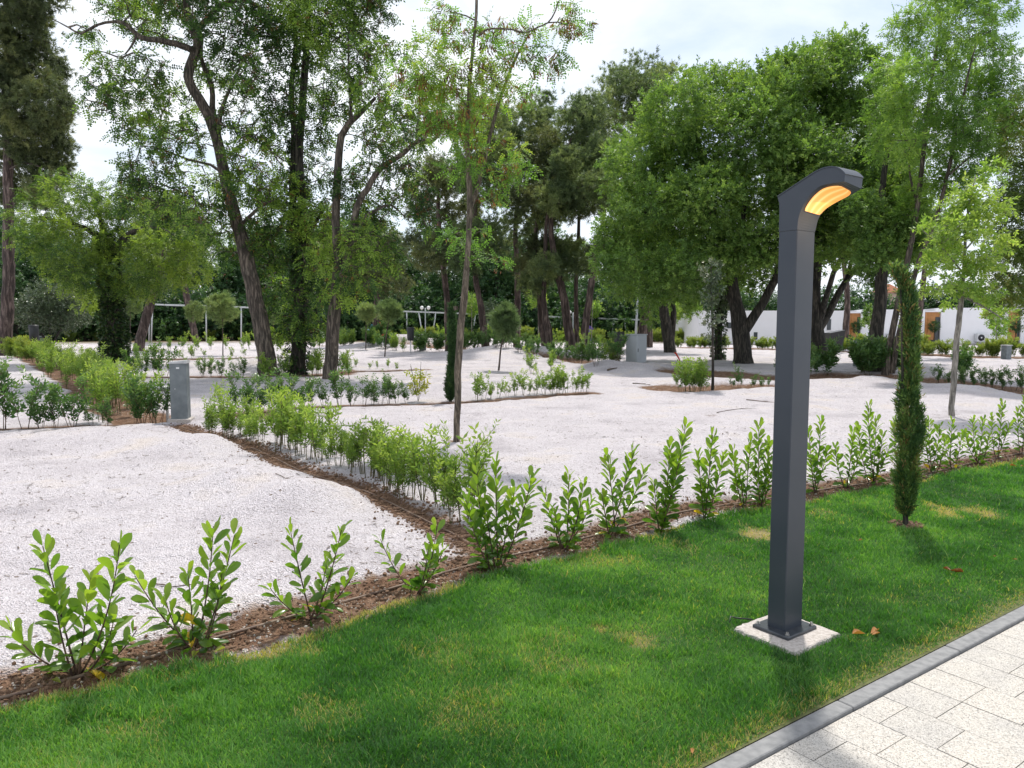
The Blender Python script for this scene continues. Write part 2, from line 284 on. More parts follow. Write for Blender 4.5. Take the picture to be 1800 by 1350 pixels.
class B:
    """collects polygons into one mesh"""
    def __init__(s): s.bm = None; s.V = []; s.F = []
    def add(s, V, F):
        n = len(s.V); s.V += [tuple(v) for v in V]; s.F += [tuple(i + n for i in f) for f in F]; return s
    def box(s, c, d, rz=0, bev=0):
        x, y, z = d[0] / 2, d[1] / 2, d[2] / 2; ca, sa = math.cos(rz), math.sin(rz)
        vs = []
        k = bev
        if k:
            # chamfered vertical edges and top edge
            ring = [(x - k, y), (x, y - k), (x, -y + k), (x - k, -y), (-x + k, -y), (-x, -y + k), (-x, y - k), (-x + k, y)]
            ring2 = [(a * (1 - k / x), b_ * (1 - k / y)) for a, b_ in ring]
            P = [(a, b_, -z) for a, b_ in ring] + [(a, b_, z - k) for a, b_ in ring] + [(a, b_, z) for a, b_ in ring2]
            Fc = [tuple(range(8)), tuple(range(23, 15, -1))]
            for q in range(2):
                for i in range(8): j = (i + 1) % 8; Fc.append((q * 8 + j, q * 8 + i, q * 8 + 8 + i, q * 8 + 8 + j))
        else:
            P = [(sx * x, sy * y, sz * z) for sz in (-1, 1) for sx, sy in ((-1, -1), (1, -1), (1, 1), (-1, 1))]
            Fc = [(3, 2, 1, 0), (4, 5, 6, 7), (0, 1, 5, 4), (1, 2, 6, 5), (2, 3, 7, 6), (3, 0, 4, 7)]
        P = [(c[0] + a * ca - b_ * sa, c[1] + a * sa + b_ * ca, c[2] + z_) for a, b_, z_ in P]
        return s.add(P, Fc)
    def tube(s, pts, r, n=8, cap=True):
        pts = [Vector([float(v) for v in p]) for p in pts]; m_ = len(pts); rr = r if hasattr(r, '__len__') else [r] * m_
        V = []; up = Vector((0, 0, 1))
        for i, p in enumerate(pts):
            t = (pts[min(i + 1, m_ - 1)] - pts[max(i - 1, 0)]).normalized()
            u = t.cross(up) if abs(t.z) < .95 else t.cross(Vector((0, 1, 0))); u.normalize(); v = t.cross(u)
            for k in range(n):
                a = 2 * math.pi * k / n; V.append(p + u * math.cos(a) * rr[i] + v * math.sin(a) * rr[i])
        Fc = []
        for i in range(m_ - 1):
            for k in range(n): j = (k + 1) % n; Fc.append((i * n + k, i * n + j, (i + 1) * n + j, (i + 1) * n + k))
        if cap: Fc += [tuple(range(n))[::-1], tuple((m_ - 1) * n + k for k in range(n))]
        return s.add(V, Fc)
    def sphere(s, c, r, n=12, m_=8, sc=(1, 1, 1)):
        V = []; Fc = []
        for i in range(m_ + 1):
            th = math.pi * i / m_
            for k in range(n): a = 2 * math.pi * k / n; V.append((c[0] + r * sc[0] * math.sin(th) * math.cos(a), c[1] + r * sc[1] * math.sin(th) * math.sin(a), c[2] + r * sc[2] * math.cos(th)))
        for i in range(m_):
            for k in range(n): j = (k + 1) % n; Fc.append((i * n + k, (i + 1) * n + k, (i + 1) * n + j, i * n + j))
        return s.add(V, Fc)
    def prism(s, prof, x0, x1):
        """profile in (y,z), extruded along x"""
        n = len(prof); V = [(x0, a, b_) for a, b_ in prof] + [(x1, a, b_) for a, b_ in prof]
        Fc = [tuple(range(n))[::-1], tuple(range(n, 2 * n))] + [(i, (i + 1) % n, n + (i + 1) % n, n + i) for i in range(n)]
        return s.add(V, Fc)
    def obj(s, name, m, parent=None, smooth=False, loc=None, rz=0):
        me = bpy.data.meshes.new(name); me.from_pydata([tuple(map(float, v)) for v in s.V], [], s.F); me.update(); me.materials.append(m)
        if smooth: me.polygons.foreach_set('use_smooth', [True] * len(me.polygons))
        o = link(name, me, parent, loc)
        if rz: o.rotation_euler = (0, 0, rz)
        return o

# ------------------------------------------------------------------ ground
def PL(pts): return np.array([G(*p)[:2] for p in pts])
def dist_pl(x, y, P):
    d = np.full(np.shape(x), 1e9)
    for a, b_ in zip(P[:-1], P[1:]):
        v = b_ - a; t = np.clip(((x - a[0]) * v[0] + (y - a[1]) * v[1]) / (v @ v), 0, 1)
        d = np.minimum(d, np.hypot(x - a[0] - t * v[0], y - a[1] - t * v[1]))
    return d
PIPE1 = PL([(-200, 1290), (0, 1228), (180, 1186), (330, 1142), (470, 1100), (545, 1080), (640, 1052), (740, 1022), (860, 988), (1000, 958), (1120, 925), (1180, 905), (1260, 895), (1350, 880), (1450, 864), (1560, 849), (1700, 820), (1800, 797), (1950, 770)])
PIPE2 = PL([(868, 984), (800, 945), (735, 912), (690, 893), (650, 868), (600, 852), (545, 838), (490, 812), (440, 788), (400, 777), (365, 766), (330, 757), (318, 752)])
ROWB = PL([(-300, 762), (0, 757), (200, 752), (300, 747)])
ROWC = PL([(395, 735), (500, 722), (600, 716), (750, 712), (860, 707), (950, 699), (1035, 692)])
ROWD = PL([(-70, 603), (10, 613), (60, 632), (120, 662), (170, 695), (225, 730), (250, 745)])
ROWE = PL([(215, 666), (330, 665), (420, 666), (560, 662), (620, 655), (740, 652)])
ROWE2 = PL([(225, 632), (330, 633), (480, 630), (600, 633)])
ROWF = PL([(560, 608), (640, 612), (800, 615), (900, 628), (1000, 634), (1110, 650)])
ROWG = PL([(1165, 684), (1230, 688), (1300, 684), (1365, 682)])
ROWG2 = PL([(1200, 655), (1290, 662), (1360, 668), (1480, 666), (1560, 668), (1640, 674), (1720, 682), (1850, 695)])
ROWH = PL([(420, 598), (640, 597), (900, 599), (1225, 601)])
ROWH2 = PL([(1215, 612), (1330, 614), (1440, 618), (1560, 621), (1700, 628), (1880, 632)])
STRIPS = [(PIPE1, .20, .22), (PIPE2, .15, .30), (ROWB, .18, .15), (ROWC, .28, .2), (ROWD, .5, .3), (ROWE, .4, .3), (ROWE2, .5, .3), (ROWF, .6, .4), (ROWG, .55, .35), (ROWG2, 1.0, .5), (ROWH, 2.2, .8), (ROWH2, 1.2, .6)]
BLOBS = [(455, 735, .5, .35), (800, 779, .16, .12), (600, 660, .5, .3), (1250, 735, .12, .18)]
EDGE = PL([(-300, 1370), (-120, 1305), (0, 1258), (110, 1224), (180, 1208), (270, 1190), (330, 1180), (420, 1160), (520, 1132), (590, 1108), (640, 1086), (700, 1064), (770, 1046), (870, 1012), (1000, 985), (1110, 955), (1200, 928), (1290, 907), (1350, 893), (1450, 880), (1560, 860), (1680, 834), (1800, 809), (1900, 790), (2100, 762)])
KS = (4.215 - 2.634) / (2.98 - .717)
kerb_y = lambda x: 2.634 + (x - .717) * KS
def edge_y(x):
    e = EDGE; y = np.interp(x, e[:, 0], e[:, 1]); s0 = (e[1, 1] - e[0, 1]) / (e[1, 0] - e[0, 0]); s1 = (e[-1, 1] - e[-2, 1]) / (e[-1, 0] - e[-2, 0])
    y = np.where(x < e[0, 0], e[0, 1] + (x - e[0, 0]) * s0, y); return np.where(x > e[-1, 0], e[-1, 1] + (x - e[-1, 0]) * s1, y)
MOUNDS = [(430, 862, .11, .55), (545, 895, .10, .5), (340, 792, .10, .6), (200, 775, .06, .7), (500, 905, .05, .35), (1095, 650, .22, 1.3), (700, 612, .5, 2.6), (560, 652, .18, 1.0), (435, 655, .25, 1.2), (900, 628, .35, 3.0), (620, 645, .12, 1.5), (780, 690, .1, .7), (1530, 668, .12, 2.0), (1250, 678, .06, 1.6), (860, 610, .3, 3.5), (1690, 690, .08, 1.0)]
MW = [(G(a, b_)[0], G(a, b_)[1], h * 1.6, r) for a, b_, h, r in MOUNDS]
def soil_mask(x, y):
    s = np.zeros(np.shape(x)); wob = fbm(x * 1.1, y * 1.1, 3) - .5
    for P, wd, sf in STRIPS:
        d = dist_pl(x, y, P) + wob * wd * .9; s = np.maximum(s, 1 - sstep(wd - sf * .5, wd + sf * .5, d))
    for a, b_, r, sf in BLOBS:
        c = G(a, b_); d = np.hypot((x - c[0]), (y - c[1]) * .8) + wob * r; s = np.maximum(s, (1 - sstep(r - sf, r + sf, d)) * .8)
    return s
def gh(x, y):
    x = np.asarray(x, float); y = np.asarray(y, float)
    s = soil_mask(x, y); near = 1 / (1 + y * y / 900)
    g = .05 + .09 * (fbm(x * .55 + 5, y * .55, 3) - .5) + .05 * (fbm(x * 1.9, y * 1.9 + 7, 4) - .5)
    for a, b_, h, r in MW:
        g = g + h * np.exp(-(((x - a) / r) ** 2 + ((y - b_) / r) ** 2))
    so_ = .0 + .05 * (fbm(x * 6, y * 6, 4) - .5) + .02 * (fbm(x * 22, y * 22, 2) - .5)
    h = g * (1 - s * .85) + so_ * s
    h = h + (.014 * (fbm(x * 11, y * 14, 3) - .5) + .020 * (fbm(x * 2.2 + y * .8, y * 9, 3) - .5) * sstep(.4, .62, fbm(x * .8 + 3, y * .8, 2)) * 1.6 - .018 * sstep(.68, .80, fbm(x * 3.1 + 50, y * 3.1, 2))) * (1 - .6 * s)
    dn = sstep(-.02, .16, y - edge_y(x))           # under lawn and paving the sheet drops
    return h * dn - .07 * (1 - dn)
def gz(p): return float(gh(p[0], p[1]))
ys = np.concatenate([np.linspace(-45, 1.0, 30), np.geomspace(1.1, 30, 520), np.geomspace(30.3, 900, 150)])
us = np.linspace(-1, 1, 480)
YY, UU = np.meshgrid(ys, us, indexing='ij'); XX = UU * (5 + .95 * np.abs(YY))
HH = gh(XX, YY); SS = soil_mask(XX, YY)
turf = sstep(52, 60, YY + 6 * (fbm(XX * .1, YY * .1, 2) - .5)); HH = np.where(YY > 66, 0.0, HH)
ny, nx = YY.shape; ii = np.arange(ny * nx).reshape(ny, nx)
fc = np.stack([ii[:-1, :-1], ii[:-1, 1:], ii[1:, 1:], ii[1:, :-1]], -1).reshape(-1, 4)
me = mesh('gravel_ground', np.stack([XX, YY, HH], -1).reshape(-1, 3), [fc], M['ground'], {'soil': SS.ravel(), 'turf': turf.ravel()})
tag(link('gravel_ground', me), kind='structure')

# lawn sheet
DRY = [(510, 1112, .20), (440, 1150, .16), (590, 1268, .17), (1112, 1116, .15), (1335, 944, .22), (1680, 902, .2), (330, 1195, .12), (770, 1150, .2), (840, 1250, .14), (1050, 990, .22), (1180, 960, .2), (1530, 1130, .08), (1600, 1060, .1), (960, 1160, .2), (260, 1300, .15), (1440, 905, .2)]
DW = [(*G(a, b_)[:2], r) for a, b_, r in DRY]
def dry_at(x, y):
    n = fbm(x * 7, y * 7, 4); d = np.zeros(np.shape(x))
    for i, (a, b_, r) in enumerate(DW):
        d = np.maximum(d, (.8 if i in (0, 1, 3, 4, 5) else .2) * (1 - sstep(r * .1, r * 1.35, np.hypot((x - a) * (.75 + .12 * (i % 4)), (y - b_) * 1.0) + (n - .5) * r * 3.2)))
    d = np.maximum(d, (1 - sstep(.0, .11, edge_y(x) - y)) * sstep(.45, .6, fbm(x * 1.7 + 3, y * 1.7, 2)) * .8)
    d = np.maximum(d, (1 - sstep(.03, .16, (y - kerb_y(x)) * .82)) * .30)
    return d
xs = np.linspace(-3.2, 13, 240); tt = np.linspace(0, 1, 70); X2, T2 = np.meshgrid(xs, tt, indexing='ij')
Y2 = (kerb_y(X2) - .004) * (1 - T2) + (edge_y(X2) + .02) * T2; Z2 = .010 + .02 * (fbm(X2 * 1.2, Y2 * 1.2, 3) - .5) * (1 - np.abs(2 * T2 - 1) ** 3) - .03 * sstep(.97, 1, T2)
i2 = np.arange(X2.size).reshape(X2.shape); f2 = np.stack([i2[:-1, :-1], i2[1:, :-1], i2[1:, 1:], i2[:-1, 1:]], -1).reshape(-1, 4)
tag(link('lawn', mesh('lawn', np.stack([X2, Y2, Z2], -1).reshape(-1, 3), [f2], M['lawn'], {'dry': dry_at(X2, Y2).ravel()})), kind='structure')
# grass blades
def grass():
    n = 1900000
    y = np.exp(rng.uniform(math.log(1.35), math.log(13), n)); x = rng.uniform(-.85, .95, n) * (y + .6)
    keep = (y > kerb_y(x) + .012) & (y < edge_y(x) + .03 + .12 * (fbm(x * 9, y * 9, 2) - .5)) & (x < 12.5)
    # uniform area density near, thinner far
    p = np.minimum(1, (y / 3.0)) * np.where(y < 2.3, .25, 1); keep &= rng.random(n) < np.clip(p * 1.0, 0, 1)
    x = x[keep]; y = y[keep]
    ct = G(1376, 1108); ca = rad(36.3)                # keep the footing clear
    lx = (x - 1.4444) * math.cos(ca) + (y - 3.81) * math.sin(ca); ly = -(x - 1.4444) * math.sin(ca) + (y - 3.81) * math.cos(ca)
    k = ~((np.abs(lx) < .215) & (np.abs(ly) < .20)); x = x[k]; y = y[k]
    cg = G(1592, 925); k = np.hypot(x - cg[0], y - cg[1]) > .085 + .07 * vn(x * 30, y * 30); x = x[k]; y = y[k]
    d = dry_at(x, y); k = rng.random(len(x)) > d * .35; x, y, d = x[k], y[k], d[k]; n = len(x)
    lod = np.maximum(1, y / 3.6)
    tall = .62 + .75 * fbm(x * 2.2, y * 2.2, 3); tuft = sstep(.62, .75, fbm(x * 7, y * 7 + 40, 2))
    hgt = rng.uniform(.014, .038, n) * np.where(rng.random(n) < .03, 1.7, 1) * tall * (1 + .5 * tuft) * (1 - .45 * d); wid = rng.uniform(.0010, .0021, n) * lod
    edge = (1 - sstep(0, .09, (y - kerb_y(x)) * .82)); hgt *= 1 - .35 * edge
    e2 = 1 - sstep(0, .15, edge_y(x) - y); hgt *= 1 + .45 * e2
    az = rng.uniform(0, 2 * np.pi, n); lean = rng.uniform(.15, 1.15, n) * hgt; bx = np.cos(az) * lean; by = np.sin(az) * lean
    pa = az + np.pi / 2 + rng.normal(0, .5, n); wx = np.cos(pa) * wid; wy = np.sin(pa) * wid; z0 = np.full(n, .004)
    V = np.empty((n, 5, 3), np.float32)
    V[:, 0] = np.stack([x - wx, y - wy, z0], -1); V[:, 1] = np.stack([x + wx, y + wy, z0], -1)
    V[:, 2] = np.stack([x + bx * .42 + wx * .85, y + by * .42 + wy * .85, z0 + hgt * .62], -1); V[:, 3] = np.stack([x + bx * .42 - wx * .85, y + by * .42 - wy * .85, z0 + hgt * .62], -1)
    V[:, 4] = np.stack([x + bx, y + by, z0 + hgt], -1)
    b0 = np.arange(n)[:, None] * 5
    q = b0 + np.array([[0, 1, 2, 3]]); t3 = b0 + np.array([[3, 2, 4]])
    ti = rng.uniform(.0, .42, n) + .75 * (fbm(x * 1.6 + 9, y * 1.6, 3) - .30) + .35 * (fbm(x * 6 + 9, y * 6, 3) - .45); pale = rng.random(n) < (.02 + .07 * sstep(.5, .7, fbm(x * .9, y * .9 + 30, 3))); ti = np.where(pale, rng.uniform(.75, .93, n), ti)
    isd = rng.random(n) < d * 1.1; ti = np.where(isd, rng.uniform(.86, 1, n), np.minimum(ti, .88))
    me = mesh('grass', V.reshape(-1, 3), [q, t3], M['grass'], {'tint': np.repeat(ti, 5)})
    tag(link('grass', me), 'mown green lawn grass with dry brown patches beside the path', 'grass', kind='stuff')
    print('grass blades', n)
grass()

# kerb and paving (run along direction kb, ka points away from the lawn)
kb = np.array([2.98 - .717, 4.215 - 2.634]); kb /= np.linalg.norm(kb); ka = np.array([kb[1], -kb[0]]); K0 = np.array([.717, 2.634])
kz = math.atan2(kb[1], kb[0])
kerb = B(); s0 = -3.93
for i in range(17):
    a = s0 + i * .957; c = K0 + kb * (a + .4785) + ka * .038; kerb.box((c[0], c[1], -.052 + random.uniform(-.002, .002)), (.951, .076, .12), kz + random.uniform(-.0015, .0015), .004)
tag(kerb.obj('kerb', M['kerb']), kind='structure')
pv_V = []; pv_T = []; pv_F = []; u = -4.5; rnd = random.Random(5)
while u < 13:
    wdt = .2325; v = .0775 - rnd.choice((0, .115, .115)); 
    while v < 6.5:
        ln = rnd.choice((.23, .23, .23, .345)); g = .0021; v0 = max(v, .0795)
        if v + ln - v0 > .03:
            zz = -.010 + rnd.uniform(-.0012, .0012); tl = [rnd.uniform(-.0008, .0008) for _ in range(4)]; b0 = len(pv_V); tin = rnd.random()
            for k, (uu, vv) in enumerate(((u + g, v0 + g), (u + wdt - g, v0 + g), (u + wdt - g, v + ln - g), (u + g, v + ln - g))):
                p = K0 + kb * uu + ka * vv; pv_V.append((p[0], p[1], zz + tl[k])); pv_T.append(tin)
            for k, (uu, vv) in enumerate(((u + g, v0 + g), (u + wdt - g, v0 + g), (u + wdt - g, v + ln - g), (u + g, v + ln - g))):
                p = K0 + kb * uu + ka * vv; pv_V.append((p[0], p[1], zz - .03)); pv_T.append(tin)
            pv_F.append((b0, b0 + 3, b0 + 2, b0 + 1))
            for k in range(4): j = (k + 1) % 4; pv_F.append((b0 + k, b0 + j, b0 + 4 + j, b0 + 4 + k))
        v += ln
    u += wdt
tag(link('paved_path', mesh('paved_path', pv_V, [np.array(pv_F)], M['slab'], {'tint': pv_T}, smooth=False)), kind='structure')
jb = B(); c = K0 + kb * 4.25 + ka * 3.3; jb.box((c[0], c[1], -.026), (17.6, 6.4, .02), kz); tag(jb.obj('path_bed', M['joint']), kind='structure')

# soil clods and pebbles along the two near planting strips
def clods(name, n, m, lo, hi, label, cat, P, wd):
    t = rng.random(n); seg = np.concatenate([[0], np.cumsum(np.hypot(*np.diff(P, axis=0).T))]); L_ = seg[-1]
    x = np.interp(t * L_, seg, P[:, 0]) + rng.normal(0, wd, n); y = np.interp(t * L_, seg, P[:, 1]) + rng.normal(0, wd, n)
    k = (y > edge_y(x) + .02) & (y > 1.5); x, y = x[k], y[k]; n = len(x)
    r = rng.uniform(lo, hi, n) * rng.uniform(.5, 1, n); z = gh(x, y) + r * .25
    ico = np.array([(0, 0, 1), (.89, 0, .45), (.28, .85, .45), (-.72, .53, .45), (-.72, -.53, .45), (.28, -.85, .45), (.72, .53, -.45), (-.28, .85, -.45), (-.89, 0, -.45), (-.28, -.85, -.45), (.72, -.53, -.45), (0, 0, -1)])
    fi = np.array([(0, 1, 2), (0, 2, 3), (0, 3, 4), (0, 4, 5), (0, 5, 1), (1, 6, 2), (2, 7, 3), (3, 8, 4), (4, 9, 5), (5, 10, 1), (6, 7, 2), (7, 8, 3), (8, 9, 4), (9, 10, 5), (10, 6, 1), (6, 11, 7), (7, 11, 8), (8, 11, 9), (9, 11, 10), (10, 11, 6)])
    V = ico[None] * rng.uniform(.6, 1.25, (n, 12, 1)) * rng.uniform(.6, 1.2, (n, 1, 3)) * r[:, None, None] + np.stack([x, y, z], -1)[:, None]
    Fc = (np.arange(n)[:, None, None] * 12 + fi[None]).reshape(-1, 3)
    tag(link(name, mesh(name, V.reshape(-1, 3), [Fc], m, smooth=False)), label, cat, kind='stuff')
clods('soil_clods', 9000, M['clod'], .004, .02, 'crumbled brown soil clods along the laurel planting strip', 'soil', PIPE1, .13)
clods('soil_clods', 7000, M['clod'], .004, .022, 'crumbled brown soil clods beside the leafy diagonal hedge', 'soil', PIPE2, .11)
clods('pebbles', 3500, M['stone'], .003, .011, 'small pale pebbles scattered through the laurel planting strip', 'pebbles', PIPE1, .15)

def ring_clods():
    cg = G(1592, 925); b = B(); rr = random.Random(4)
    for k in range(130):
        a = rr.uniform(0, 6.28); q = .13 * math.sqrt(rr.random()); b.sphere((cg[0] + math.cos(a) * q, cg[1] + math.sin(a) * q, .016), rr.uniform(.006, .018), 6, 4, (1, 1, .7))
    tag(b.obj('planting_soil', M['clod']), 'small ring of crumbly soil around the foot of the slim lawn cypress', 'soil', kind='stuff')
ring_clods()
# irrigation pipes
def pipe(P, label, r=.0085, off=0.0, wav=.01):
    seg = np.concatenate([[0], np.cumsum(np.hypot(*np.diff(P, axis=0).T))]); n = int(seg[-1] / .12); s = np.linspace(0, seg[-1], n)
    x = np.interp(s, seg, P[:, 0]); y = np.interp(s, seg, P[:, 1]) + off
    k = np.ones(7) / 7
    if n > 12:
        x[3:-3] = np.convolve(x, k, 'valid'); y[3:-3] = np.convolve(y, k, 'valid')
    x += wav * (fbm(s * 1.3, s * 0 + 3, 2) - .5) * 2; y += wav * (fbm(s * 1.3, s * 0 + 9, 2) - .5) * 2
    z = gh(x, y); z = np.convolve(np.pad(z, 3, 'edge'), k, 'valid') + r * 1.3
    tag(B().tube(list(zip(x, y, z)), r, 7).obj('irrigation_pipe', M['pipe'], smooth=True), label, 'pipe')
pipe(PIPE1, 'long brown drip irrigation pipe along the foot of the cherry laurel row')
pipe(PIPE2, 'brown drip irrigation pipe curving diagonally beside the leafy hedge to the grey pedestal')
pipe(ROWB, 'thin dark drip pipe running straight left from the grey pedestal', .01)
pipe(ROWC, 'thin dark drip pipe under the loose shrub row behind the young robinia tree', .01)
pipe(ROWE, 'dark drip pipe crossing the gravel at the foot of the leaning tree group', .012)
pipe(ROWE2, 'far drip pipe crossing the gravel to the right of the ivy trunk', .014)

# ------------------------------------------------------------------ street lamp
def lamp():
    Z0 = .03; al = rad(143.7); be = rad(53.7); A = np.array([math.sin(al), math.cos(al)]); Bv = np.array([math.sin(be), math.cos(be)]); C0 = np.array([1.4444, 3.829])
    wa, wb = .104, .156
    def w3(a, b, z): p = A * a + Bv * b; return (p[0], p[1], z)
    t = thing('street_lamp', 'dark grey square lamp post with a lit amber curved head on the lawn', 'street lamp', (C0[0], C0[1], 0))
    def ring(b0, b1, aa, z, ch=.006):
        a0, a1 = aa; return [w3(a0, b0 + ch, z), w3(a0 + ch, b0, z), w3(a1 - ch, b0, z), w3(a1, b0 + ch, z), w3(a1, b1 - ch, z), w3(a1 - ch, b1, z), w3(a0 + ch, b1, z), w3(a0, b1 - ch, z)]
    V = []; zs = [.048, 2.100]
    for z in zs: V += ring(-wb / 2, wb / 2, (-wa / 2, wa / 2), z, .004)
    Fc = [tuple(range(8)), tuple(range(15, 7, -1))] + [((i + 1) % 8, i, 8 + i, 8 + (i + 1) % 8) for i in range(8)]
    B().add(V, [f[::-1] for f in Fc]).obj('post', M['post'], t)
    # plate and bolts
    p = B(); p.box((0, 0, .040), (.26, .215, .016), math.pi / 2 - be, .004); p.obj('base_plate', M['post_plate'], t)
    for sa in (-1, 1):
        for sb_ in (-1, 1):
            b = B(); c = w3(sa * .088, sb_ * .108, 0); b.tube([(c[0], c[1], .046), (c[0], c[1], .056)], .012, 6); b.tube([(c[0], c[1], .056), (c[0], c[1], .066)], .0065, 8); b.obj('bolt', M['steel'], t)
    # head: upper curve and under curve, near side (b=-) and far side (b=+)
    def bez(P, n):
        P = np.array(P, float); s = np.concatenate([[0], np.cumsum(np.hypot(*np.diff(P, axis=0).T))]); q = np.linspace(0, s[-1], n)
        x = np.interp(q, s, P[:, 0]); z = np.interp(q, s, P[:, 1])
        for _ in range(5): x[1:-1] = (x[:-2] + 2 * x[1:-1] + x[2:]) / 4; z[1:-1] = (z[:-2] + 2 * z[1:-1] + z[2:]) / 4
        return np.stack([x, z], -1)
    n = 28
    topN = np.array([(-.052, 2.103), (-.053, 2.14), (-.053, 2.18), (-.054, 2.24), (-.063, 2.277)]); roofN = bez([(-.063, 2.277), (.16, 2.377), (.225, 2.382), (.27, 2.364), (.292, 2.332)], 24)
    topN = np.concatenate([topN[:-1], roofN]); 
    botN = bez([(.052, 2.103), (.055, 2.165), (.075, 2.213), (.11, 2.262), (.165, 2.302), (.29, 2.302)], 27 + 1)
    topN = bez(topN, 28); topN = np.concatenate([np.array([(-.052, 2.103), (-.052, 2.2), (-.0545, 2.245), (-.065, 2.278)]), roofN[1:]])[:28]
    if len(topN) < 28: topN = np.concatenate([topN, np.repeat(topN[-1:], 28 - len(topN), 0)])
    topF = topN.copy(); botF = bez([(.052, 2.103), (.060, 2.14), (.066, 2.172), (.10, 2.208), (.152, 2.232), (.228, 2.258), (.288, 2.285)], 28)
    b0, b1 = -wb / 2, wb / 2
    V = []; 
    for i in range(28):
        for (pt, b) in ((topN[i], b0), (topF[i], b1), (botF[i], b1), (botN[i], b0)): V.append(w3(pt[0], b, pt[1]))
    Fc = []
    for i in range(27):
        o = i * 4
        for k in range(4):
            if k == 2: continue
            j = (k + 1) % 4; Fc.append((o + k, o + j, o + 4 + j, o + 4 + k))
        Fc.append((o + 2, o + 3, o + 7, o + 6))
    Fc += [(3, 2, 1, 0), tuple(27 * 4 + k for k in range(4))]
    hd = B().add(V, Fc).obj('lamp_head', M['post'], t)
    # roof plate standing proud of the head
    rp = B(); Vr = []
    R_ = roofN; 
    for i in range(24):
        d = R_[min(i + 1, 23)] - R_[max(i - 1, 0)]; d = d / np.linalg.norm(d); nn = np.array([-d[1], d[0]])
        for (b, h) in ((b0 - .003, .0005), (b1 + .003, .0005), (b1 + .003, .006), (b0 - .003, .006)): q = R_[i] + nn * h; Vr.append(w3(q[0], b, q[1]))
    Fr = [(i * 4 + k, i * 4 + (k + 1) % 4, i * 4 + 4 + (k + 1) % 4, i * 4 + 4 + k) for i in range(23) for k in range(4)] + [(3, 2, 1, 0), (92, 93, 94, 95)]
    rp.add(Vr, Fr).obj('roof_plate', M['post'], hd)
    # light panel: patch following the underside, rounded outline, 3 mm proud
    nu, nv = 26, 12; V = []; UV = []; 
    for i in range(nu):
        u = i / (nu - 1); sidx = 7.2 + u * 16.8; i0 = int(sidx); fr = sidx - i0
        pn = botN[i0] * (1 - fr) + botN[i0 + 1] * fr; pf = botF[i0] * (1 - fr) + botF[i0 + 1] * fr
        lo, hi = .13, .95
        if u > .8: k = (u - .8) / .2; r_ = 1 - math.sqrt(max(0, 1 - k * k)); lo += r_ * .16; hi -= r_ * .20
        if u < .05: k = 1 - u / .05; lo += .04 * k; hi -= .04 * k
        for j in range(nv):
            v = lo + (hi - lo) * j / (nv - 1); q = pn * (1 - v) + pf * v; b = b0 + (b1 - b0) * v
            dn = botN[min(i0 + 1, 27)] - botN[i0 - 1]; dn = dn / np.linalg.norm(dn); off = np.array([dn[1], -dn[0]]) * .0035
            V.append(w3(q[0] + off[0], b, q[1] + off[1])); UV.append((u, j / (nv - 1)))
    Fc = [(i * nv + j, i * nv + j + 1, (i + 1) * nv + j + 1, (i + 1) * nv + j) for i in range(nu - 1) for j in range(nv - 1)]
    lp = B().add(V, Fc).obj('light_panel', M['led'], hd, True)
    ul = lp.data.uv_layers.new(name='UVMap')
    for L_ in lp.data.loops: ul.data[L_.index].uv = UV[L_.vertex_index]
    # joint collar
    V = []
    for z in (2.0995, 2.1035): V += ring(-wb / 2 + .002, wb / 2 - .002, (-wa / 2 + .002, wa / 2 - .002), z, .003)
    B().add(V, [((i + 1) % 8, i, 8 + i, 8 + (i + 1) % 8)[::-1] for i in range(8)]).obj('joint', M['black'], t)
    # slab footing, rough edged
    f = B(); nseg = 14; ring_ = []; hw, hd_ = .195, .185; rr = random.Random(2)
    for (x0, y0, x1, y1) in ((-hw, -hd_, hw, -hd_), (hw, -hd_, hw, hd_), (hw, hd_, -hw, hd_), (-hw, hd_, -hw, -hd_)):
        for k in range(nseg): q = k / nseg; ring_.append((x0 + (x1 - x0) * q + rr.uniform(-.005, .005), y0 + (y1 - y0) * q + rr.uniform(-.005, .005)))
    m_ = len(ring_); ca = math.pi / 2 - be; V = []
    for z, sc in ((-.06, 1.03), (.01, 1.02), (.026, 1.0), (.0305, .97)):
        for (x, y) in ring_:
            k = sc + rr.uniform(-.012, .012) * (z < .03); x_, y_ = x * k, y * k; V.append((x_ * math.cos(ca) - y_ * math.sin(ca), x_ * math.sin(ca) + y_ * math.cos(ca), z + (rr.uniform(-.003, .002) if z < .03 else 0)))
    Fc = [(q * m_ + i, q * m_ + (i + 1) % m_, (q + 1) * m_ + (i + 1) % m_, (q + 1) * m_ + i) for q in range(3) for i in range(m_)] + [tuple(3 * m_ + i for i in range(m_))]
    o = f.add(V, Fc).obj('concrete_footing', M['concrete'], None, loc=(C0[0] + .0, C0[1] - .025, 0)); tag(o, 'pale rough concrete slab under the lamp post in the grass', 'footing')
    cb = B().tube([(G(1322, 1100)[0], G(1322, 1100)[1], .036), (G(1295, 1098)[0], G(1295, 1098)[1], .037), (G(1284, 1094)[0], G(1284, 1094)[1], .034), (G(1281, 1102)[0], G(1281, 1102)[1], .012)], .004, 6)
    tag(cb.obj('cable', M['black'], smooth=True), 'thin dark cable loop on the corner of the lamp footing', 'cable')
    l = bpy.data.lights.new('lamp_glow', 'AREA'); l.energy = 1.2; l.color = (1, .6, .25); l.size = .12; lo_ = bpy.data.objects.new('lamp_glow', l); COL.objects.link(lo_)
    q = w3(.19, 0, 2.235); lo_.parent = t; lo_.location = q; lo_.rotation_euler = (0, 0, 0)
lamp()

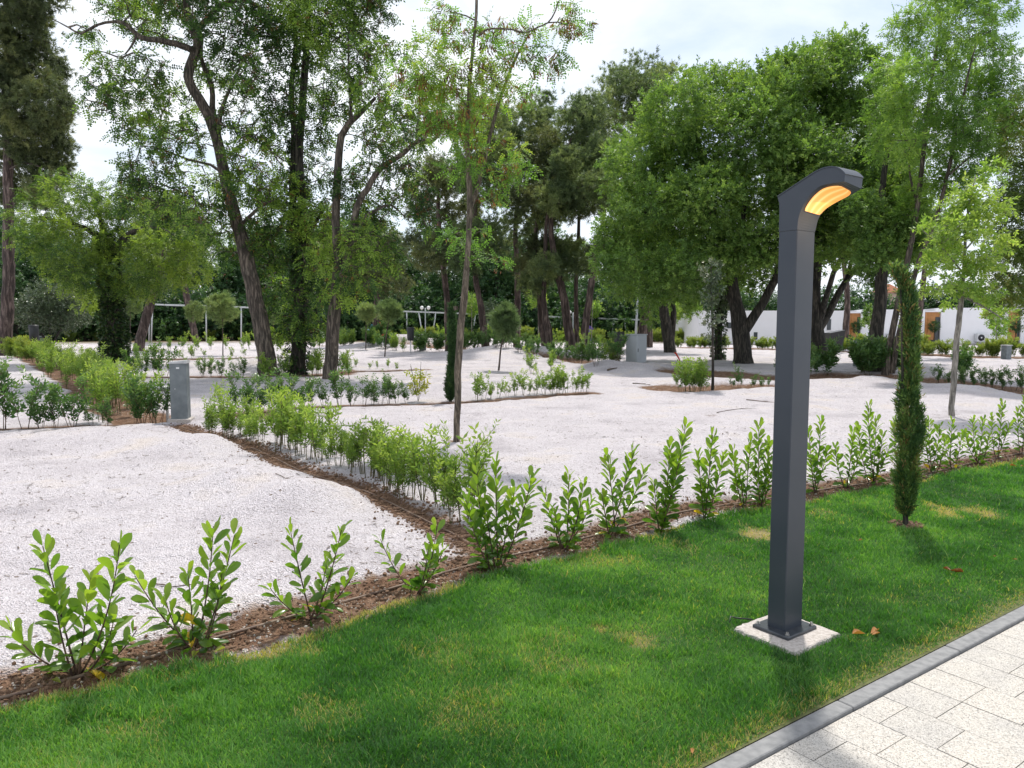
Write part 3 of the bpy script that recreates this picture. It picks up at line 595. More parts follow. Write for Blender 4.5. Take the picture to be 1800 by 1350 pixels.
# ------------------------------------------------------------------ leaf templates (unit scale metres): (V, quads, tris)
def leaf_quad(base, d, side, L_, w_, fold=0.0):
    """pointed leaf as two quads folded on the midrib"""
    n = np.cross(d, side); b = np.array(base); m1 = b + d * L_ * .45; tip = b + d * L_
    return [b, m1 + side * w_ / 2 + n * fold * w_, tip, m1 - side * w_ / 2 + n * fold * w_]
def unit(v): v = np.asarray(v, float); return v / (np.linalg.norm(v) + 1e-9)
def T_pinnate(npair=6, L_=.20, l=.042, w_=.018, droop=.35, seed=0):
    r = random.Random(seed); V = []; 
    pts = [np.array((0, L_ * s, -droop * L_ * s * s)) for s in np.linspace(.12, 1, npair + 1)]
    for i, p in enumerate(pts[:-1]):
        for sg in (-1, 1):
            d = unit((sg * 1, .35 + r.uniform(-.2, .2), r.uniform(-.55, .1))); side = unit(np.cross(d, (0, r.uniform(-.4, .4), 1)))
            V += leaf_quad(p, d, side, l * r.uniform(.8, 1.1), w_)
    V += leaf_quad(pts[-1], unit((0, 1, -.5)), np.array((1., 0, 0)), l, w_)
    V = np.array(V); return V, np.arange(len(V)).reshape(-1, 4)
def T_cluster(n=9, L_=.075, w_=.035, R=.12, seed=0, droop=.2):
    r = random.Random(seed); V = []
    for i in range(n):
        s = (i + .5) / n; p = np.array((0, s * R, 0)); a = i * 2.4 + r.uniform(-.4, .4)
        d = unit((math.cos(a), .55 + s * .6, math.sin(a) - droop)); side = unit(np.cross(d, (r.uniform(-.5, .5), r.uniform(-.5, .5), 1)))
        V += leaf_quad(p, d, side, L_ * r.uniform(.7, 1.15), w_ * r.uniform(.8, 1.1))
    V = np.array(V); return V, np.arange(len(V)).reshape(-1, 4)
def T_needles(n=16, L_=.13, w_=.006, seed=0, spread=.9):
    r = random.Random(seed); V = []
    for i in range(n):
        p = np.array((0, r.uniform(0, .06), 0)); d = unit((r.gauss(0, spread), 1.0, r.gauss(0, spread))); side = unit(np.cross(d, (r.gauss(0, 1), .1, r.gauss(0, 1)))); l = L_ * r.uniform(.6, 1.1)
        V += [p - side * w_ / 2, p + side * w_ / 2, p + side * w_ / 2 + d * l, p - side * w_ / 2 + d * l]
    V = np.array(V); return V, np.arange(len(V)).reshape(-1, 4)
def T_pods(n=7, seed=0):
    r = random.Random(seed); V = []
    for i in range(n):
        p = np.array((r.uniform(-.04, .04), r.uniform(0, .08), r.uniform(-.03, 0))); d = unit((r.uniform(-.3, .3), r.uniform(-.3, .3), -1)); a = r.uniform(0, 3.1); side = np.array((math.cos(a), math.sin(a), 0))
        V += leaf_quad(p, d, side, r.uniform(.06, .09), .015)
    V = np.array(V); return V, np.arange(len(V)).reshape(-1, 4)
def frames(D, Up=None, roll=0.5):
    """matrices whose local Y follows D"""
    D = D / (np.linalg.norm(D, axis=1, keepdims=True) + 1e-9); n = len(D)
    Z = np.tile(np.array([0, 0, 1.]), (n, 1)) + rng.normal(0, roll, (n, 3)); X = np.cross(D, Z); X /= (np.linalg.norm(X, axis=1, keepdims=True) + 1e-9); Z = np.cross(X, D)
    return np.stack([X, D, Z], -1)
def scatter(name, templates, P, D, S, m, parent, tint=None, roll=.5, lv=4, smooth=False):
    """place leaf sprays: P positions, D directions, S scales"""
    Vs = []; Fs = []; Ts = []; off = 0; k = rng.integers(0, len(templates), len(P)); R = frames(D, roll=roll)
    tint = rng.random(len(P)) if tint is None else tint
    for ti, (TV, TF) in enumerate(templates):
        s = np.where(k == ti)[0]
        if not len(s): continue
        V = np.einsum('nij,kj->nki', R[s], TV) * S[s][:, None, None] + P[s][:, None]
        f = TF[None] + (np.arange(len(s)) * len(TV))[:, None, None] + off
        tt = np.repeat(tint[s][:, None], len(TV) // lv, 1) + rng.normal(0, .13 if lv == 4 else .05, (len(s), len(TV) // lv))
        Vs.append(V.reshape(-1, 3)); Fs.append(f.reshape(-1, TF.shape[1])); Ts.append(np.repeat(np.clip(tt, 0, 1), lv, 1).ravel()); off += V.shape[0] * V.shape[1]
    me = mesh(name, np.concatenate(Vs), [np.concatenate(Fs)], m, {'tint': np.concatenate(Ts)}, smooth=smooth)
    return link(name, me, parent)
TP = {
 'robinia': [T_pinnate(6, .22, .048, .025, .4, i) for i in range(4)],
 'locust': [T_pinnate(5, .26, .075, .045, .45, 70 + i) for i in range(4)],
 'acacia': [T_pinnate(5, .26, .07, .042, .3, 10 + i) for i in range(4)],
 'feather': [T_pinnate(6, .34, .10, .05, .35, 20 + i) for i in range(4)],
 'broad': [T_cluster(9, .085, .045, .16, i) for i in range(4)],
 'bigleaf': [T_cluster(7, .10, .05, .16, 30 + i, .5) for i in range(4)],
 'pine': [T_needles(22, .16, .013, i) for i in range(4)],
 'pine_near': [T_needles(24, .12, .006, 40 + i, .7) for i in range(4)],
 'ivy': [T_cluster(5, .09, .08, .1, 50 + i) for i in range(3)],
 'pods': [T_pods(7, i) for i in range(3)],
 'woods': [T_cluster(8, .20, .13, .35, 60 + i) for i in range(3)],
}

# ------------------------------------------------------------------ tree grower
def smooth_line(P, step):
    P = np.array(P, float)
    if len(P) > 2:                                   # Catmull-Rom
        Q = [2 * P[0] - P[1]] + list(P) + [2 * P[-1] - P[-2]]; R_ = []
        for i in range(1, len(Q) - 2):
            p0, p1, p2, p3 = Q[i - 1:i + 3]; n = max(2, int(np.linalg.norm(p2[:3] - p1[:3]) / step))
            for k in range(n):
                t = k / n; R_.append(.5 * ((2 * p1) + (-p0 + p2) * t + (2 * p0 - 5 * p1 + 4 * p2 - p3) * t * t + (-p0 + 3 * p1 - 3 * p2 + p3) * t ** 3))
        R_.append(P[-1]); return np.array(R_)
    n = max(2, int(np.linalg.norm(P[1][:3] - P[0][:3]) / step)); return np.array([P[0] + (P[1] - P[0]) * k / n for k in range(n + 1)])
def tubes(chains, nside=None):
    Vs = []; Fs = []; off = 0
    for c in chains:
        P = c[:, :3]; R_ = c[:, 3]; n = len(P); ns = nside or (10 if R_[0] > .05 else 6 if R_[0] > .015 else 3 if R_[0] < .006 else 4)
        T = np.gradient(P, axis=0); T /= np.linalg.norm(T, axis=1, keepdims=True) + 1e-9
        U = np.cross(T, np.array([0.13, .99, 0.05])); U /= np.linalg.norm(U, axis=1, keepdims=True) + 1e-9; Wv = np.cross(T, U)
        a = np.linspace(0, 2 * np.pi, ns, endpoint=False)
        rr = R_[:, None] * np.ones((n, ns))
        if R_[0] > .05: rr = rr * (1 + .10 * (vn(P[:, 2:3] * 1.7 + off, a[None] * 1.3) - .5) * 2)
        V = P[:, None] + rr[..., None] * (np.cos(a)[None, :, None] * U[:, None] + np.sin(a)[None, :, None] * Wv[:, None])
        i = np.arange(n * ns).reshape(n, ns); j = np.roll(i, -1, 1)
        Fs.append(np.stack([i[:-1], j[:-1], j[1:], i[1:]], -1).reshape(-1, 4) + off); Vs.append(V.reshape(-1, 3)); off += n * ns
    return np.concatenate(Vs), np.concatenate(Fs)
def grow(limbs, clumps, nat, step=.3, twig=.006, expo=2.4, shell=.55, wob=.12, up=.15, maxr=.5):
    """limbs: list of (k,4) xyz r polylines; clumps: (cx,cy,cz,rx,ry,rz). -> chains, leaf anchors"""
    rl = [smooth_line(l, step) for l in limbs]; NP = []; NR = []; chains = []
    for l in rl:
        l[1:-1, :3] += rng.normal(0, .012, (len(l) - 2, 3)) * np.minimum(1, l[1:-1, 3:4] * 8); chains.append(l)
        NP += list(l[:, :3]); NR += list(l[:, 3])
    base_z = min(p[2] for p in NP); cl = np.array(clumps); vol = np.prod(cl[:, 3:6], 1) ** (2 / 3); nn = np.maximum(3, (nat * vol / vol.sum()).astype(int))
    Q = []; CI = []
    for c, k in zip(cl, nn):
        d = rng.normal(0, 1, (k, 3)); d /= np.linalg.norm(d, axis=1, keepdims=True); r = rng.random(k) ** (1 / 3) * (1 - shell) + shell * rng.random(k) ** .25
        Q.append(c[:3] + d * r[:, None] * c[3:6]); CI.append(np.tile(c[:3], (k, 1)))
    Q = np.concatenate(Q); CI = np.concatenate(CI); ok = Q[:, 2] > .3; Q = Q[ok]; CI = CI[ok]
    nodes = np.zeros((len(NP) + len(Q) * 14, 3)); nodes[:len(NP)] = NP; cnt = len(NP)
    allow = np.ones(len(nodes), bool); zb = base_z + 1.0; allow[:cnt] = nodes[:cnt, 2] > min(zb, nodes[:cnt, 2].max() * .5)
    d0 = np.array([np.min(np.linalg.norm(nodes[:cnt] - q, axis=1)) for q in Q]); anchors = []
    for qi in np.argsort(d0):
        q = Q[qi]; df = q - nodes[:cnt]; dist = np.linalg.norm(df, axis=1); cost = dist + .8 * np.maximum(0, -df[:, 2]) + (~allow[:cnt]) * 50
        i = int(np.argmin(cost)); p = nodes[i]; L_ = dist[i]
        n = max(2, min(13, int(L_ / step) + 1)); t = np.linspace(0, 1, n + 1)[:, None]; mid = (p + q) / 2 + np.array([0, 0, up * L_]) + rng.normal(0, wob, 3) * L_
        c = (1 - t) ** 2 * p + 2 * t * (1 - t) * mid + t * t * q; c[1:-1] += rng.normal(0, .035, (n - 1, 3)) * min(1, L_)
        rr = np.linspace(twig * (1 + L_ * 1.6), twig * .6, n + 1); chains.append(np.concatenate([c, rr[:, None]], 1))
        nodes[cnt:cnt + n] = c[1:]; cnt += n; anchors.append((c, L_, CI[qi]))
    return chains, anchors
def sprays(anchors, per, spread=.12, out=.4, down=0.0, tail=.75):
    P = []; D = []
    for c, L_, cc in anchors:
        n = len(c) - 1; k = max(2, int(per * (0.5 + min(L_, 1.5)))) if per > 0 else 2
        t = 1 - rng.random(k) ** 1.3 * tail; x = t * n; i = np.minimum(x.astype(int), n - 1); f = (x - i)[:, None]
        p = c[i] * (1 - f) + c[i + 1] * f; tg = c[i + 1] - c[i]; tg = tg / (np.linalg.norm(tg, axis=1, keepdims=True) + 1e-9)
        o = unit(c[-1] - cc); d = tg * .5 + rng.normal(0, .6, (k, 3)) + o * out + np.array([0, 0, -down]); P.append(p + rng.normal(0, spread, (k, 3))); D.append(d)
    return np.concatenate(P), np.concatenate(D)
def px_limb(pts, Y, dY=None):
    """pts: (px, py, radius m[, depth offset])"""
    o = []
    for p in pts:
        y = Y + (p[3] if len(p) > 3 else 0); q = W(p[0], p[1], y); o.append((*q, p[2]))
    return o
def px_clumps(cl, Y, dd=1.0, jit=.5):
    o = []
    for c in cl:
        dy = c[4] if len(c) > 4 else float(rng.uniform(-1, 1)) * jit * Y * .05; q = W(c[0], c[1], Y + dy); rx = c[2] * Y / F; rz = c[3] * Y / F; o.append((*q, rx, max(rx, rz) * dd, rz))
    return o
def tree(name, label, cat, limbs, clumps, kind, nat, per, bark_='bark', leaf='lf_robinia', size=1.0, group=None, spread=.1, out=.4, down=.1, step=.3, twig=.006, shell=.55, pods=0, tail=.75, up=.15, base=None):
    limbs = [np.array(l, float) for l in limbs]; b = limbs[0][0][:3].copy() if base is None else np.array(base); b[2] = gz(b)
    l0 = limbs[0]; 
    if base is None:
        l0[0][2] = b[2] - .12; fl = l0[0].copy(); fl[3] *= 1.0
        l0[0][3] *= 1.28; q = l0[0] + (l0[1] - l0[0]) * min(.5, .45 / max(.1, np.linalg.norm(l0[1][:3] - l0[0][:3]))); q[3] = fl[3]; limbs[0] = np.concatenate([l0[:1], q[None], l0[1:]])
    t = thing(name, label, cat, b, group)
    for l in limbs: l[:, :3] -= b
    cl = [(c[0] - b[0], c[1] - b[1], c[2] - b[2], *c[3:]) for c in clumps]
    ch, an = grow(limbs, cl, nat, step, twig, shell=shell, up=up)
    nl = len(limbs); V, Fc = tubes(ch[:1] + [c for c in ch[1:]]); link('trunk', mesh('trunk', V, [Fc], M[bark_]), t)
    P, D = sprays(an, per, spread, out, down, tail); ti = np.clip(.5 + (1.0 if kind == 'broad' else 1.7) * (fbm(P[:, 0] * .9 + P[:, 2] * .7 + b[0], P[:, 1] * .9 + P[:, 2] * .5, 3) - .5) + rng.normal(0, .12, len(P)), 0, 1)  # tint swings clump by clump, imitating lit and shaded foliage
    scatter('crown', TP[kind], P, D, rng.uniform(.75, 1.2, len(P)) * size, M[leaf], t, ti)
    if pods:
        k = rng.random(len(P)) < pods; k &= vn(P[:, 0] * 2.5, P[:, 2] * 2.5 + P[:, 1]) > .42; scatter('seed_pods', TP['pods'], P[k], np.tile([0, 1., 0], (k.sum(), 1)) + rng.normal(0, .3, (k.sum(), 3)), rng.uniform(.9, 1.4, k.sum()), M['pods'], t)
    return t
def ivy_on(t, line, r, n, leaf='lf_ivy', size=1.0):
    """ivy sleeve round a trunk line given in world coordinates"""
    L_ = smooth_line(line, .1); b = np.array(t.location); i = rng.integers(0, len(L_), n); a = rng.uniform(0, 2 * np.pi, n); rr = (L_[i, 3] + r * rng.random(n) ** 1.2 * (.5 + fbm(L_[i, 2] * 2, a * .8, 2)))
    D = np.stack([np.cos(a), np.sin(a), rng.uniform(-.9, .1, n)], -1); P = L_[i, :3] + np.stack([np.cos(a), np.sin(a), 0 * a], -1) * rr[:, None] + np.stack([0 * a, 0 * a, rng.uniform(-.06, .06, n)], -1)
    scatter('ivy', TP['ivy'], P - b, D, rng.uniform(.6, 1.1, n) * size, M[leaf], t)

# ---- hero trees
Y = G(802, 780)[1]
tree('robinia_tree', 'slender young robinia with pale bark and brown seed pods alone on the gravel', 'tree',
     [px_limb([(802, 780, .048), (803, 740, .046), (805, 680, .045), (808, 600, .047), (817, 511, .045), (822, 445, .036), (826, 380, .04), (824, 310, .034), (821, 250, .03), (823, 190, .028), (828, 117, .024), (835, 50, .02), (838, 0, .018), (836, -70, .01)], Y),
      px_limb([(825, 370, .034), (838, 337, .03, .1), (847, 300, .027, .15), (860, 243, .025, .2), (877, 180, .022, .25), (900, 117, .018, .3), (920, 77, .015, .3), (931, 60, .013, .3)], Y),
      px_limb([(840, 65, .018), (855, 52, .013, -.1), (877, 50, .012, -.1), (900, 52, .011, -.2), (923, 58, .011, -.2), (945, 48, .010, -.2), (963, 40, .010, -.2), (975, 22, .009, -.2), (982, 2, .008, -.2)], Y),
      px_limb([(963, 40, .009, -.2), (980, 39, .008, -.2), (995, 44, .006, -.25)], Y),
      px_limb([(833, 35, .012), (820, 28, .010, .2), (805, 24, .008, .2), (790, 20, .006, .2)], Y),
      px_limb([(823, 190, .016), (800, 160, .012, .2), (770, 140, .010, .3), (740, 115, .008, .3)], Y),
      px_limb([(802, 545, .03), (801, 538, .03)], Y)],
     px_clumps([(775, 25, 25, 18), (800, 60, 36, 24), (745, 90, 36, 22), (720, 130, 32, 24), (770, 140, 48, 32), (765, 170, 28, 20), (820, 130, 30, 32), (868, 110, 30, 34), (868, 48, 32, 18), (900, 90, 28, 20), (930, 48, 28, 14), (985, 105, 22, 12), (955, 100, 34, 20), (1000, 45, 26, 18), (1002, 8, 20, 14), (1026, 44, 15, 9), (880, 140, 20, 18), (850, 170, 30, 26), (905, 160, 30, 16), (800, 205, 44, 26), (740, 150, 36, 18), (765, 215, 30, 22), (850, 230, 24, 28), (828, 262, 24, 34), (795, 290, 24, 20), (890, 295, 34, 18), (905, 262, 18, 14), (925, 285, 14, 9), (882, 325, 22, 16), (860, 350, 12, 10), (825, 295, 18, 14), (800, 418, 28, 16), (845, 405, 16, 14), (822, 440, 24, 14), (866, 460, 20, 8)], Y, 1.0, .8),
     'robinia', 600, 5.4, 'bark_young', 'lf_robinia_young', .82, spread=.04, tail=.55, step=.16, twig=.004, pods=.42, down=.25)

Y = G(470, 665)[1]
t2 = tree('locust_tree', 'old leaning tree with a crooked furrowed trunk, left one of the group of three', 'tree',
     [px_limb([(474, 668, .30), (466, 620, .26), (455, 555, .235), (444, 500, .22), (433, 450, .21), (417, 393, .175), (400, 327, .16), (390, 283, .155), (380, 240, .15), (367, 207, .145), (350, 173, .14), (334, 147, .135), (333, 123, .13), (342, 97, .13), (348, 72, .125), (337, 47, .12), (329, 20, .11), (326, -10, .10), (318, -80, .07), (322, -160, .04)], Y),
      px_limb([(345, 92, .09), (330, 84, .085, -.2), (310, 77, .08, -.3), (277, 72, .072, -.4), (247, 66, .065, -.4), (225, 45, .05, -.5), (203, 38, .04, -.5), (167, 45, .032, -.5), (143, 59, .028, -.5), (120, 48, .02, -.5), (92, 33, .012, -.5)], Y),
      px_limb([(240, 62, .04, -.4), (232, 80, .03, -.3), (220, 95, .02, -.3)], Y),
      px_limb([(344, 52, .09), (355, 45, .08, .2), (367, 30, .075, .3), (390, 10, .07, .4), (412, 0, .065, .5), (440, 3, .06, .6), (468, 24, .045, .7), (490, 40, .03, .7)], Y),
      px_limb([(378, 225, .09), (373, 187, .08, .3), (372, 150, .075, .4), (363, 127, .07, .4), (353, 100, .055, .4), (356, 60, .04, .5)], Y),
      px_limb([(384, 240, .07), (386, 213, .06, -.4), (391, 187, .05, -.5), (407, 150, .04, -.6), (425, 110, .03, -.6)], Y),
      px_limb([(420, 400, .06), (450, 370, .05, -.6), (480, 350, .035, -.8)], Y), px_limb([(395, 310, .05), (370, 290, .04, .5), (330, 280, .03, .8), (280, 260, .02, .9)], Y)],
     px_clumps([(280, 30, 80, 36), (230, 15, 60, 26), (400, 40, 70, 36), (455, 60, 50, 36), (195, 105, 36, 14), (260, 120, 44, 26), (185, 145, 44, 22), (235, 180, 60, 32), (310, 185, 36, 40), (400, 110, 56, 36), (440, 125, 36, 36), (430, 200, 56, 46), (255, 235, 56, 30), (310, 245, 50, 36), (450, 290, 56, 56), (420, 345, 56, 46), (345, 320, 50, 36), (255, 285, 44, 34), (330, 375, 66, 36), (420, 420, 56, 36), (470, 375, 50, 46), (370, 130, 36, 26), (480, 240, 30, 46), (225, 320, 26, 40), (160, 60, 34, 12), (470, 440, 40, 40), (260, 350, 50, 40), (400, -40, 120, 40), (280, -40, 110, 40), (165, 180, 26, 24)], Y, 1.0, 1.2),
     'locust', 1350, 6.6, 'bark', 'lf_robinia', 1.08, spread=.07, step=.35, pods=.40, down=.35, twig=.012, tail=.4, shell=.8)

Y = G(522, 660)[1]
l3 = px_limb([(522, 663, .25), (525, 610, .23), (528, 540, .22), (531, 480, .21), (533, 430, .18), (532, 380, .14), (529, 310, .13), (527, 250, .12), (532, 170, .11), (538, 100, .10), (541, 40, .09), (545, -60, .06)], Y)
l3b = px_limb([(531, 470, .13), (518, 400, .11, .2), (514, 330, .10, .3), (517, 250, .09, .3), (512, 170, .08, .3), (519, 80, .07, .3), (516, -40, .05, .3)], Y)
t3 = tree('ivy_clad_tree', 'dark ivy-clad tree with twin stems, middle one of the group of three', 'tree', [l3, l3b, px_limb([(533, 440, .08), (550, 400, .06, -.3), (575, 360, .04, -.5)], Y)],
     px_clumps([(520, 60, 60, 56), (565, 30, 60, 46), (600, 55, 50, 46), (555, 135, 44, 36), (500, 160, 40, 46), (600, 175, 40, 40), (500, 20, 60, 40), (548, 300, 30, 40), (548, 470, 44, 40), (515, 540, 50, 36), (480, 510, 40, 34), (545, 575, 34, 18), (500, 425, 44, 46), (545, 400, 40, 46), (505, 340, 34, 40), (560, 220, 30, 40), (500, 590, 28, 12), (560, -50, 90, 40)], Y, 1.0, 1.2),
     'locust', 950, 6.6, 'bark_dark', 'lf_robinia', 1.08, spread=.07, step=.35, pods=.2, down=.35, twig=.012, tail=.4, shell=.8)
ivy_on(t3, l3[:7], .10, 900); ivy_on(t3, l3b[:5], .07, 400)

Y = G(581, 668)[1]
t4 = tree('forked_tree', 'straight fissured trunk forking high with a long arching limb, right of the group of three', 'tree',
     [px_limb([(579, 670, .21), (582, 620, .19), (587, 560, .18), (592, 510, .175), (595, 460, .13), (592, 420, .12), (590, 390, .115), (592, 330, .11), (596, 270, .105), (600, 240, .10), (616, 214, .085), (634, 198, .07), (660, 172, .04)], Y),
      px_limb([(597, 500, .12), (608, 470, .11, -.2), (615, 430, .10, -.3), (622, 385, .095, -.3), (633, 350, .09, -.4), (645, 335, .085, -.5), (660, 308, .08, -.5), (678, 289, .075, -.6), (713, 267, .065, -.7), (733, 248, .06, -.8), (757, 250, .05, -.8), (772, 235, .045, -.9), (797, 213, .03, -.9)], Y),
      px_limb([(617, 414, .05, -.3), (640, 382, .045, -.1), (660, 370, .04, 0), (687, 360, .03, .2), (712, 382, .015, .3)], Y),
      px_limb([(618, 212, .05), (616, 165, .045, .2), (613, 125, .035, .3), (612, 60, .025, .3)], Y),
      px_limb([(735, 248, .03, -.8), (732, 225, .025, -.8), (740, 200, .015, -.8)], Y)],
     px_clumps([(645, 30, 44, 36), (622, 110, 34, 36), (655, 160, 34, 32), (692, 200, 38, 26), (660, 240, 38, 26), (722, 240, 34, 18), (742, 210, 38, 26), (762, 175, 34, 24), (700, 285, 36, 16), (650, 305, 36, 26), (742, 350, 22, 30), (752, 390, 22, 22), (655, 375, 44, 36), (640, 425, 50, 36), (682, 450, 32, 24), (625, 490, 40, 24), (612, 330, 28, 36), (565, 385, 34, 40), (695, 335, 30, 18), (665, 85, 26, 24), (700, 100, 20, 12), (590, 520, 34, 20), (560, 450, 36, 34), (640, -40, 70, 40), (720, 300, 20, 22), (780, 215, 24, 20), (810, 240, 20, 20)], Y, 1.0, 1.0),
     'locust', 950, 6.4, 'bark', 'lf_robinia', 1.05, spread=.07, step=.35, pods=.42, down=.35, twig=.012, tail=.4, shell=.8)

Y = 28.5
l5 = px_limb([(203, 645, .42), (202, 610, .36), (200, 560, .32), (195, 500, .28), (190, 450, .22), (182, 410, .12), (174, 372, .05)], Y)
t5 = tree('acacia_tree', 'low spreading yellow-green tree whose thick trunk is covered in dark ivy', 'tree', [l5, px_limb([(192, 450, .14), (230, 410, .10, -.6), (270, 400, .07, -1), (320, 420, .04, -1.2)], Y), px_limb([(188, 430, .12), (150, 400, .09, -.5), (110, 390, .06, -.7), (70, 380, .04, -.8)], Y)],
     px_clumps([(165, 345, 40, 24), (75, 375, 54, 40), (130, 345, 46, 40), (170, 400, 60, 50), (110, 430, 70, 44), (60, 410, 40, 34), (245, 400, 60, 56), (300, 430, 60, 40), (335, 465, 44, 34), (230, 470, 60, 44), (150, 490, 46, 34), (115, 475, 40, 34), (275, 490, 50, 28), (98, 330, 30, 24), (215, 350, 46, 34), (300, 390, 50, 40), (350, 420, 40, 34), (160, 520, 30, 24), (240, 510, 34, 16)], Y, 1.1, 1.3),
     'acacia', 1200, 7.6, 'bark_dark', 'lf_yellow', 1.15, spread=.10, tail=.45, step=.4, down=.15, out=.6)
ivy_on(t5, l5[:6], .13, 3600, size=.95)

Y = 35
t6 = tree('conifer_tree', 'tall dark conifer with a straight purplish trunk at the left edge', 'tree',
     [px_limb([(6, 632, .36), (9, 590, .31), (13, 540, .27), (15, 480, .25), (15, 400, .23), (14, 300, .21), (12, 200, .18), (14, 100, .15), (14, -20, .10)], Y)] + [px_limb([(13, y_, .05), (13 + sx * 30, y_ - 14, .035, dy_), (13 + sx * 65, y_ - 4, .02, dy_)], Y) for y_, sx, dy_ in ((300, 1, -.6), (250, -1, .5), (220, 1.3, .4), (160, 1.3, -.5), (120, -1, -.4), (80, 1.2, .5), (40, 1, -.3))],
     px_clumps([(40, 50, 46, 46), (66, 120, 50, 50), (66, 190, 56, 50), (66, 250, 52, 46), (80, 300, 34, 34), (16, 170, 50, 60), (6, 250, 50, 50), (-10, 100, 60, 60), (98, 205, 22, 26), (20, 330, 44, 30), (20, 20, 60, 40), (60, -20, 50, 40), (106, 270, 16, 40), (80, 340, 24, 30), (95, 150, 14, 30)], Y, 1.0, 1.0),
     'pine', 1300, 11, 'bark_pine', 'needle_dark', 1.2, spread=.16, step=.4, down=.2)

# ---- big trees on the right
Y = 28.5
t10 = tree('hackberry_tree', 'large dense rounded green tree with a forked trunk left of the lamp post', 'tree',
     [px_limb([(1306, 645, .37), (1304, 610, .33), (1301, 575, .31), (1292, 530, .24), (1284, 480, .20), (1270, 430, .18), (1250, 370, .15), (1235, 300, .11), (1225, 220, .07)], Y),
      px_limb([(1303, 590, .22), (1320, 565, .19, -.2), (1340, 535, .17, -.3), (1362, 490, .15, -.4), (1378, 440, .13, -.4), (1385, 380, .11, -.4), (1370, 300, .08, -.4), (1350, 220, .05, -.3)], Y),
      px_limb([(1296, 545, .16), (1270, 500, .14, .5), (1230, 450, .12, .8), (1180, 410, .09, 1), (1130, 370, .06, 1)], Y), px_limb([(1285, 480, .12), (1300, 420, .10, .5), (1310, 340, .08, .6), (1300, 260, .05, .6)], Y)],
     px_clumps([(1135, 260, 58, 46), (1185, 190, 56, 44), (1245, 165, 60, 42), (1295, 165, 50, 46), (1160, 330, 60, 46), (1105, 320, 42, 40), (1085, 400, 30, 24), (1120, 400, 50, 40), (1200, 280, 60, 56), (1260, 250, 70, 60), (1325, 235, 60, 60), (1350, 165, 46, 46), (1200, 400, 60, 50), (1280, 350, 60, 56), (1240, 460, 50, 36), (1150, 465, 50, 34), (1165, 512, 40, 24), (1330, 340, 60, 56), (1305, 440, 56, 36), (1330, 480, 30, 24), (1215, 530, 20, 24), (1095, 470, 44, 26), (1365, 420, 34, 40), (1100, 280, 30, 24), (1390, 300, 40, 60), (1180, 240, 50, 40), (1280, 500, 30, 24), (1130, 360, 50, 30), (1240, 350, 60, 50), (1070, 440, 26, 20), (1110, 440, 40, 30), (1190, 470, 50, 34), (1270, 440, 50, 34), (1340, 420, 50, 40), (1225, 500, 40, 24), (1390, 350, 40, 50), (1395, 240, 40, 50), (1170, 500, 30, 24), (1095, 510, 24, 16)], Y, 1.15, 2.2),
     'broad', 3000, 11.5, 'bark_dark', 'lf_dense', 1.35, spread=.18, step=.45, shell=.75, out=.9, down=.1)
Y = 28.0
t11 = tree('multi_stem_tree', 'tall dense green tree with dark limbs fanning out low just right of the lamp post', 'tree',
     [px_limb([(1437, 645, .30), (1438, 610, .27), (1436, 575, .24), (1433, 530, .18), (1436, 480, .15), (1440, 420, .12), (1435, 340, .10), (1440, 250, .07), (1450, 170, .04)], Y),
      px_limb([(1438, 580, .17), (1458, 548, .14, .2), (1480, 505, .12, .3), (1505, 470, .10, .4), (1540, 440, .08, .5), (1570, 400, .05, .5)], Y),
      px_limb([(1440, 570, .12), (1450, 530, .11, -.3), (1465, 480, .09, -.5), (1490, 430, .08, -.6), (1500, 360, .06, -.6), (1490, 280, .04, -.6)], Y),
      px_limb([(1486, 500, .08, .3), (1500, 450, .07, .7), (1525, 380, .05, .8), (1540, 280, .04, .8)], Y)],
     px_clumps([(1405, 135, 60, 38), (1375, 130, 40, 30), (1470, 95, 46, 30), (1500, 140, 60, 46), (1430, 200, 66, 56), (1490, 235, 66, 56), (1420, 290, 60, 56), (1500, 330, 60, 56), (1450, 385, 56, 46), (1540, 200, 44, 46), (1560, 290, 50, 56), (1545, 390, 56, 46), (1400, 385, 34, 40), (1590, 360, 40, 40), (1430, 440, 34, 24), (1520, 430, 44, 26), (1440, 110, 50, 24), (1390, 340, 40, 50), (1470, 440, 30, 20), (1600, 420, 30, 24), (1480, 400, 50, 34), (1420, 420, 44, 34), (1540, 440, 40, 24), (1580, 250, 40, 50), (1460, 320, 60, 50)], Y, 1.15, 2.2),
     'broad', 2500, 11.5, 'bark_dark', 'lf_dense', 1.35, spread=.18, step=.45, shell=.75, out=.9, down=.1)
Y = 23.5
l12 = px_limb([(1533, 662, .30), (1536, 620, .24), (1542, 570, .20), (1548, 520, .19), (1550, 460, .17), (1548, 400, .14), (1552, 330, .10), (1560, 260, .06)], Y)
t12 = tree('dark_trunk_tree', 'tree with a thick dark rough trunk behind the two slender feathery stems', 'tree', [l12, px_limb([(1549, 440, .10), (1570, 410, .07, -.3), (1600, 390, .04, -.4)], Y)],
     px_clumps([(1552, 395, 46, 36), (1540, 440, 34, 26), (1590, 400, 40, 30), (1560, 330, 40, 40), (1530, 480, 24, 18), (1580, 350, 40, 40), (1600, 440, 26, 20), (1520, 370, 30, 30)], Y, 1.0, 1.2),
     'broad', 800, 10, 'bark_dark', 'lf_dense', 1.15, spread=.14, step=.35, out=.6)
Y = 22
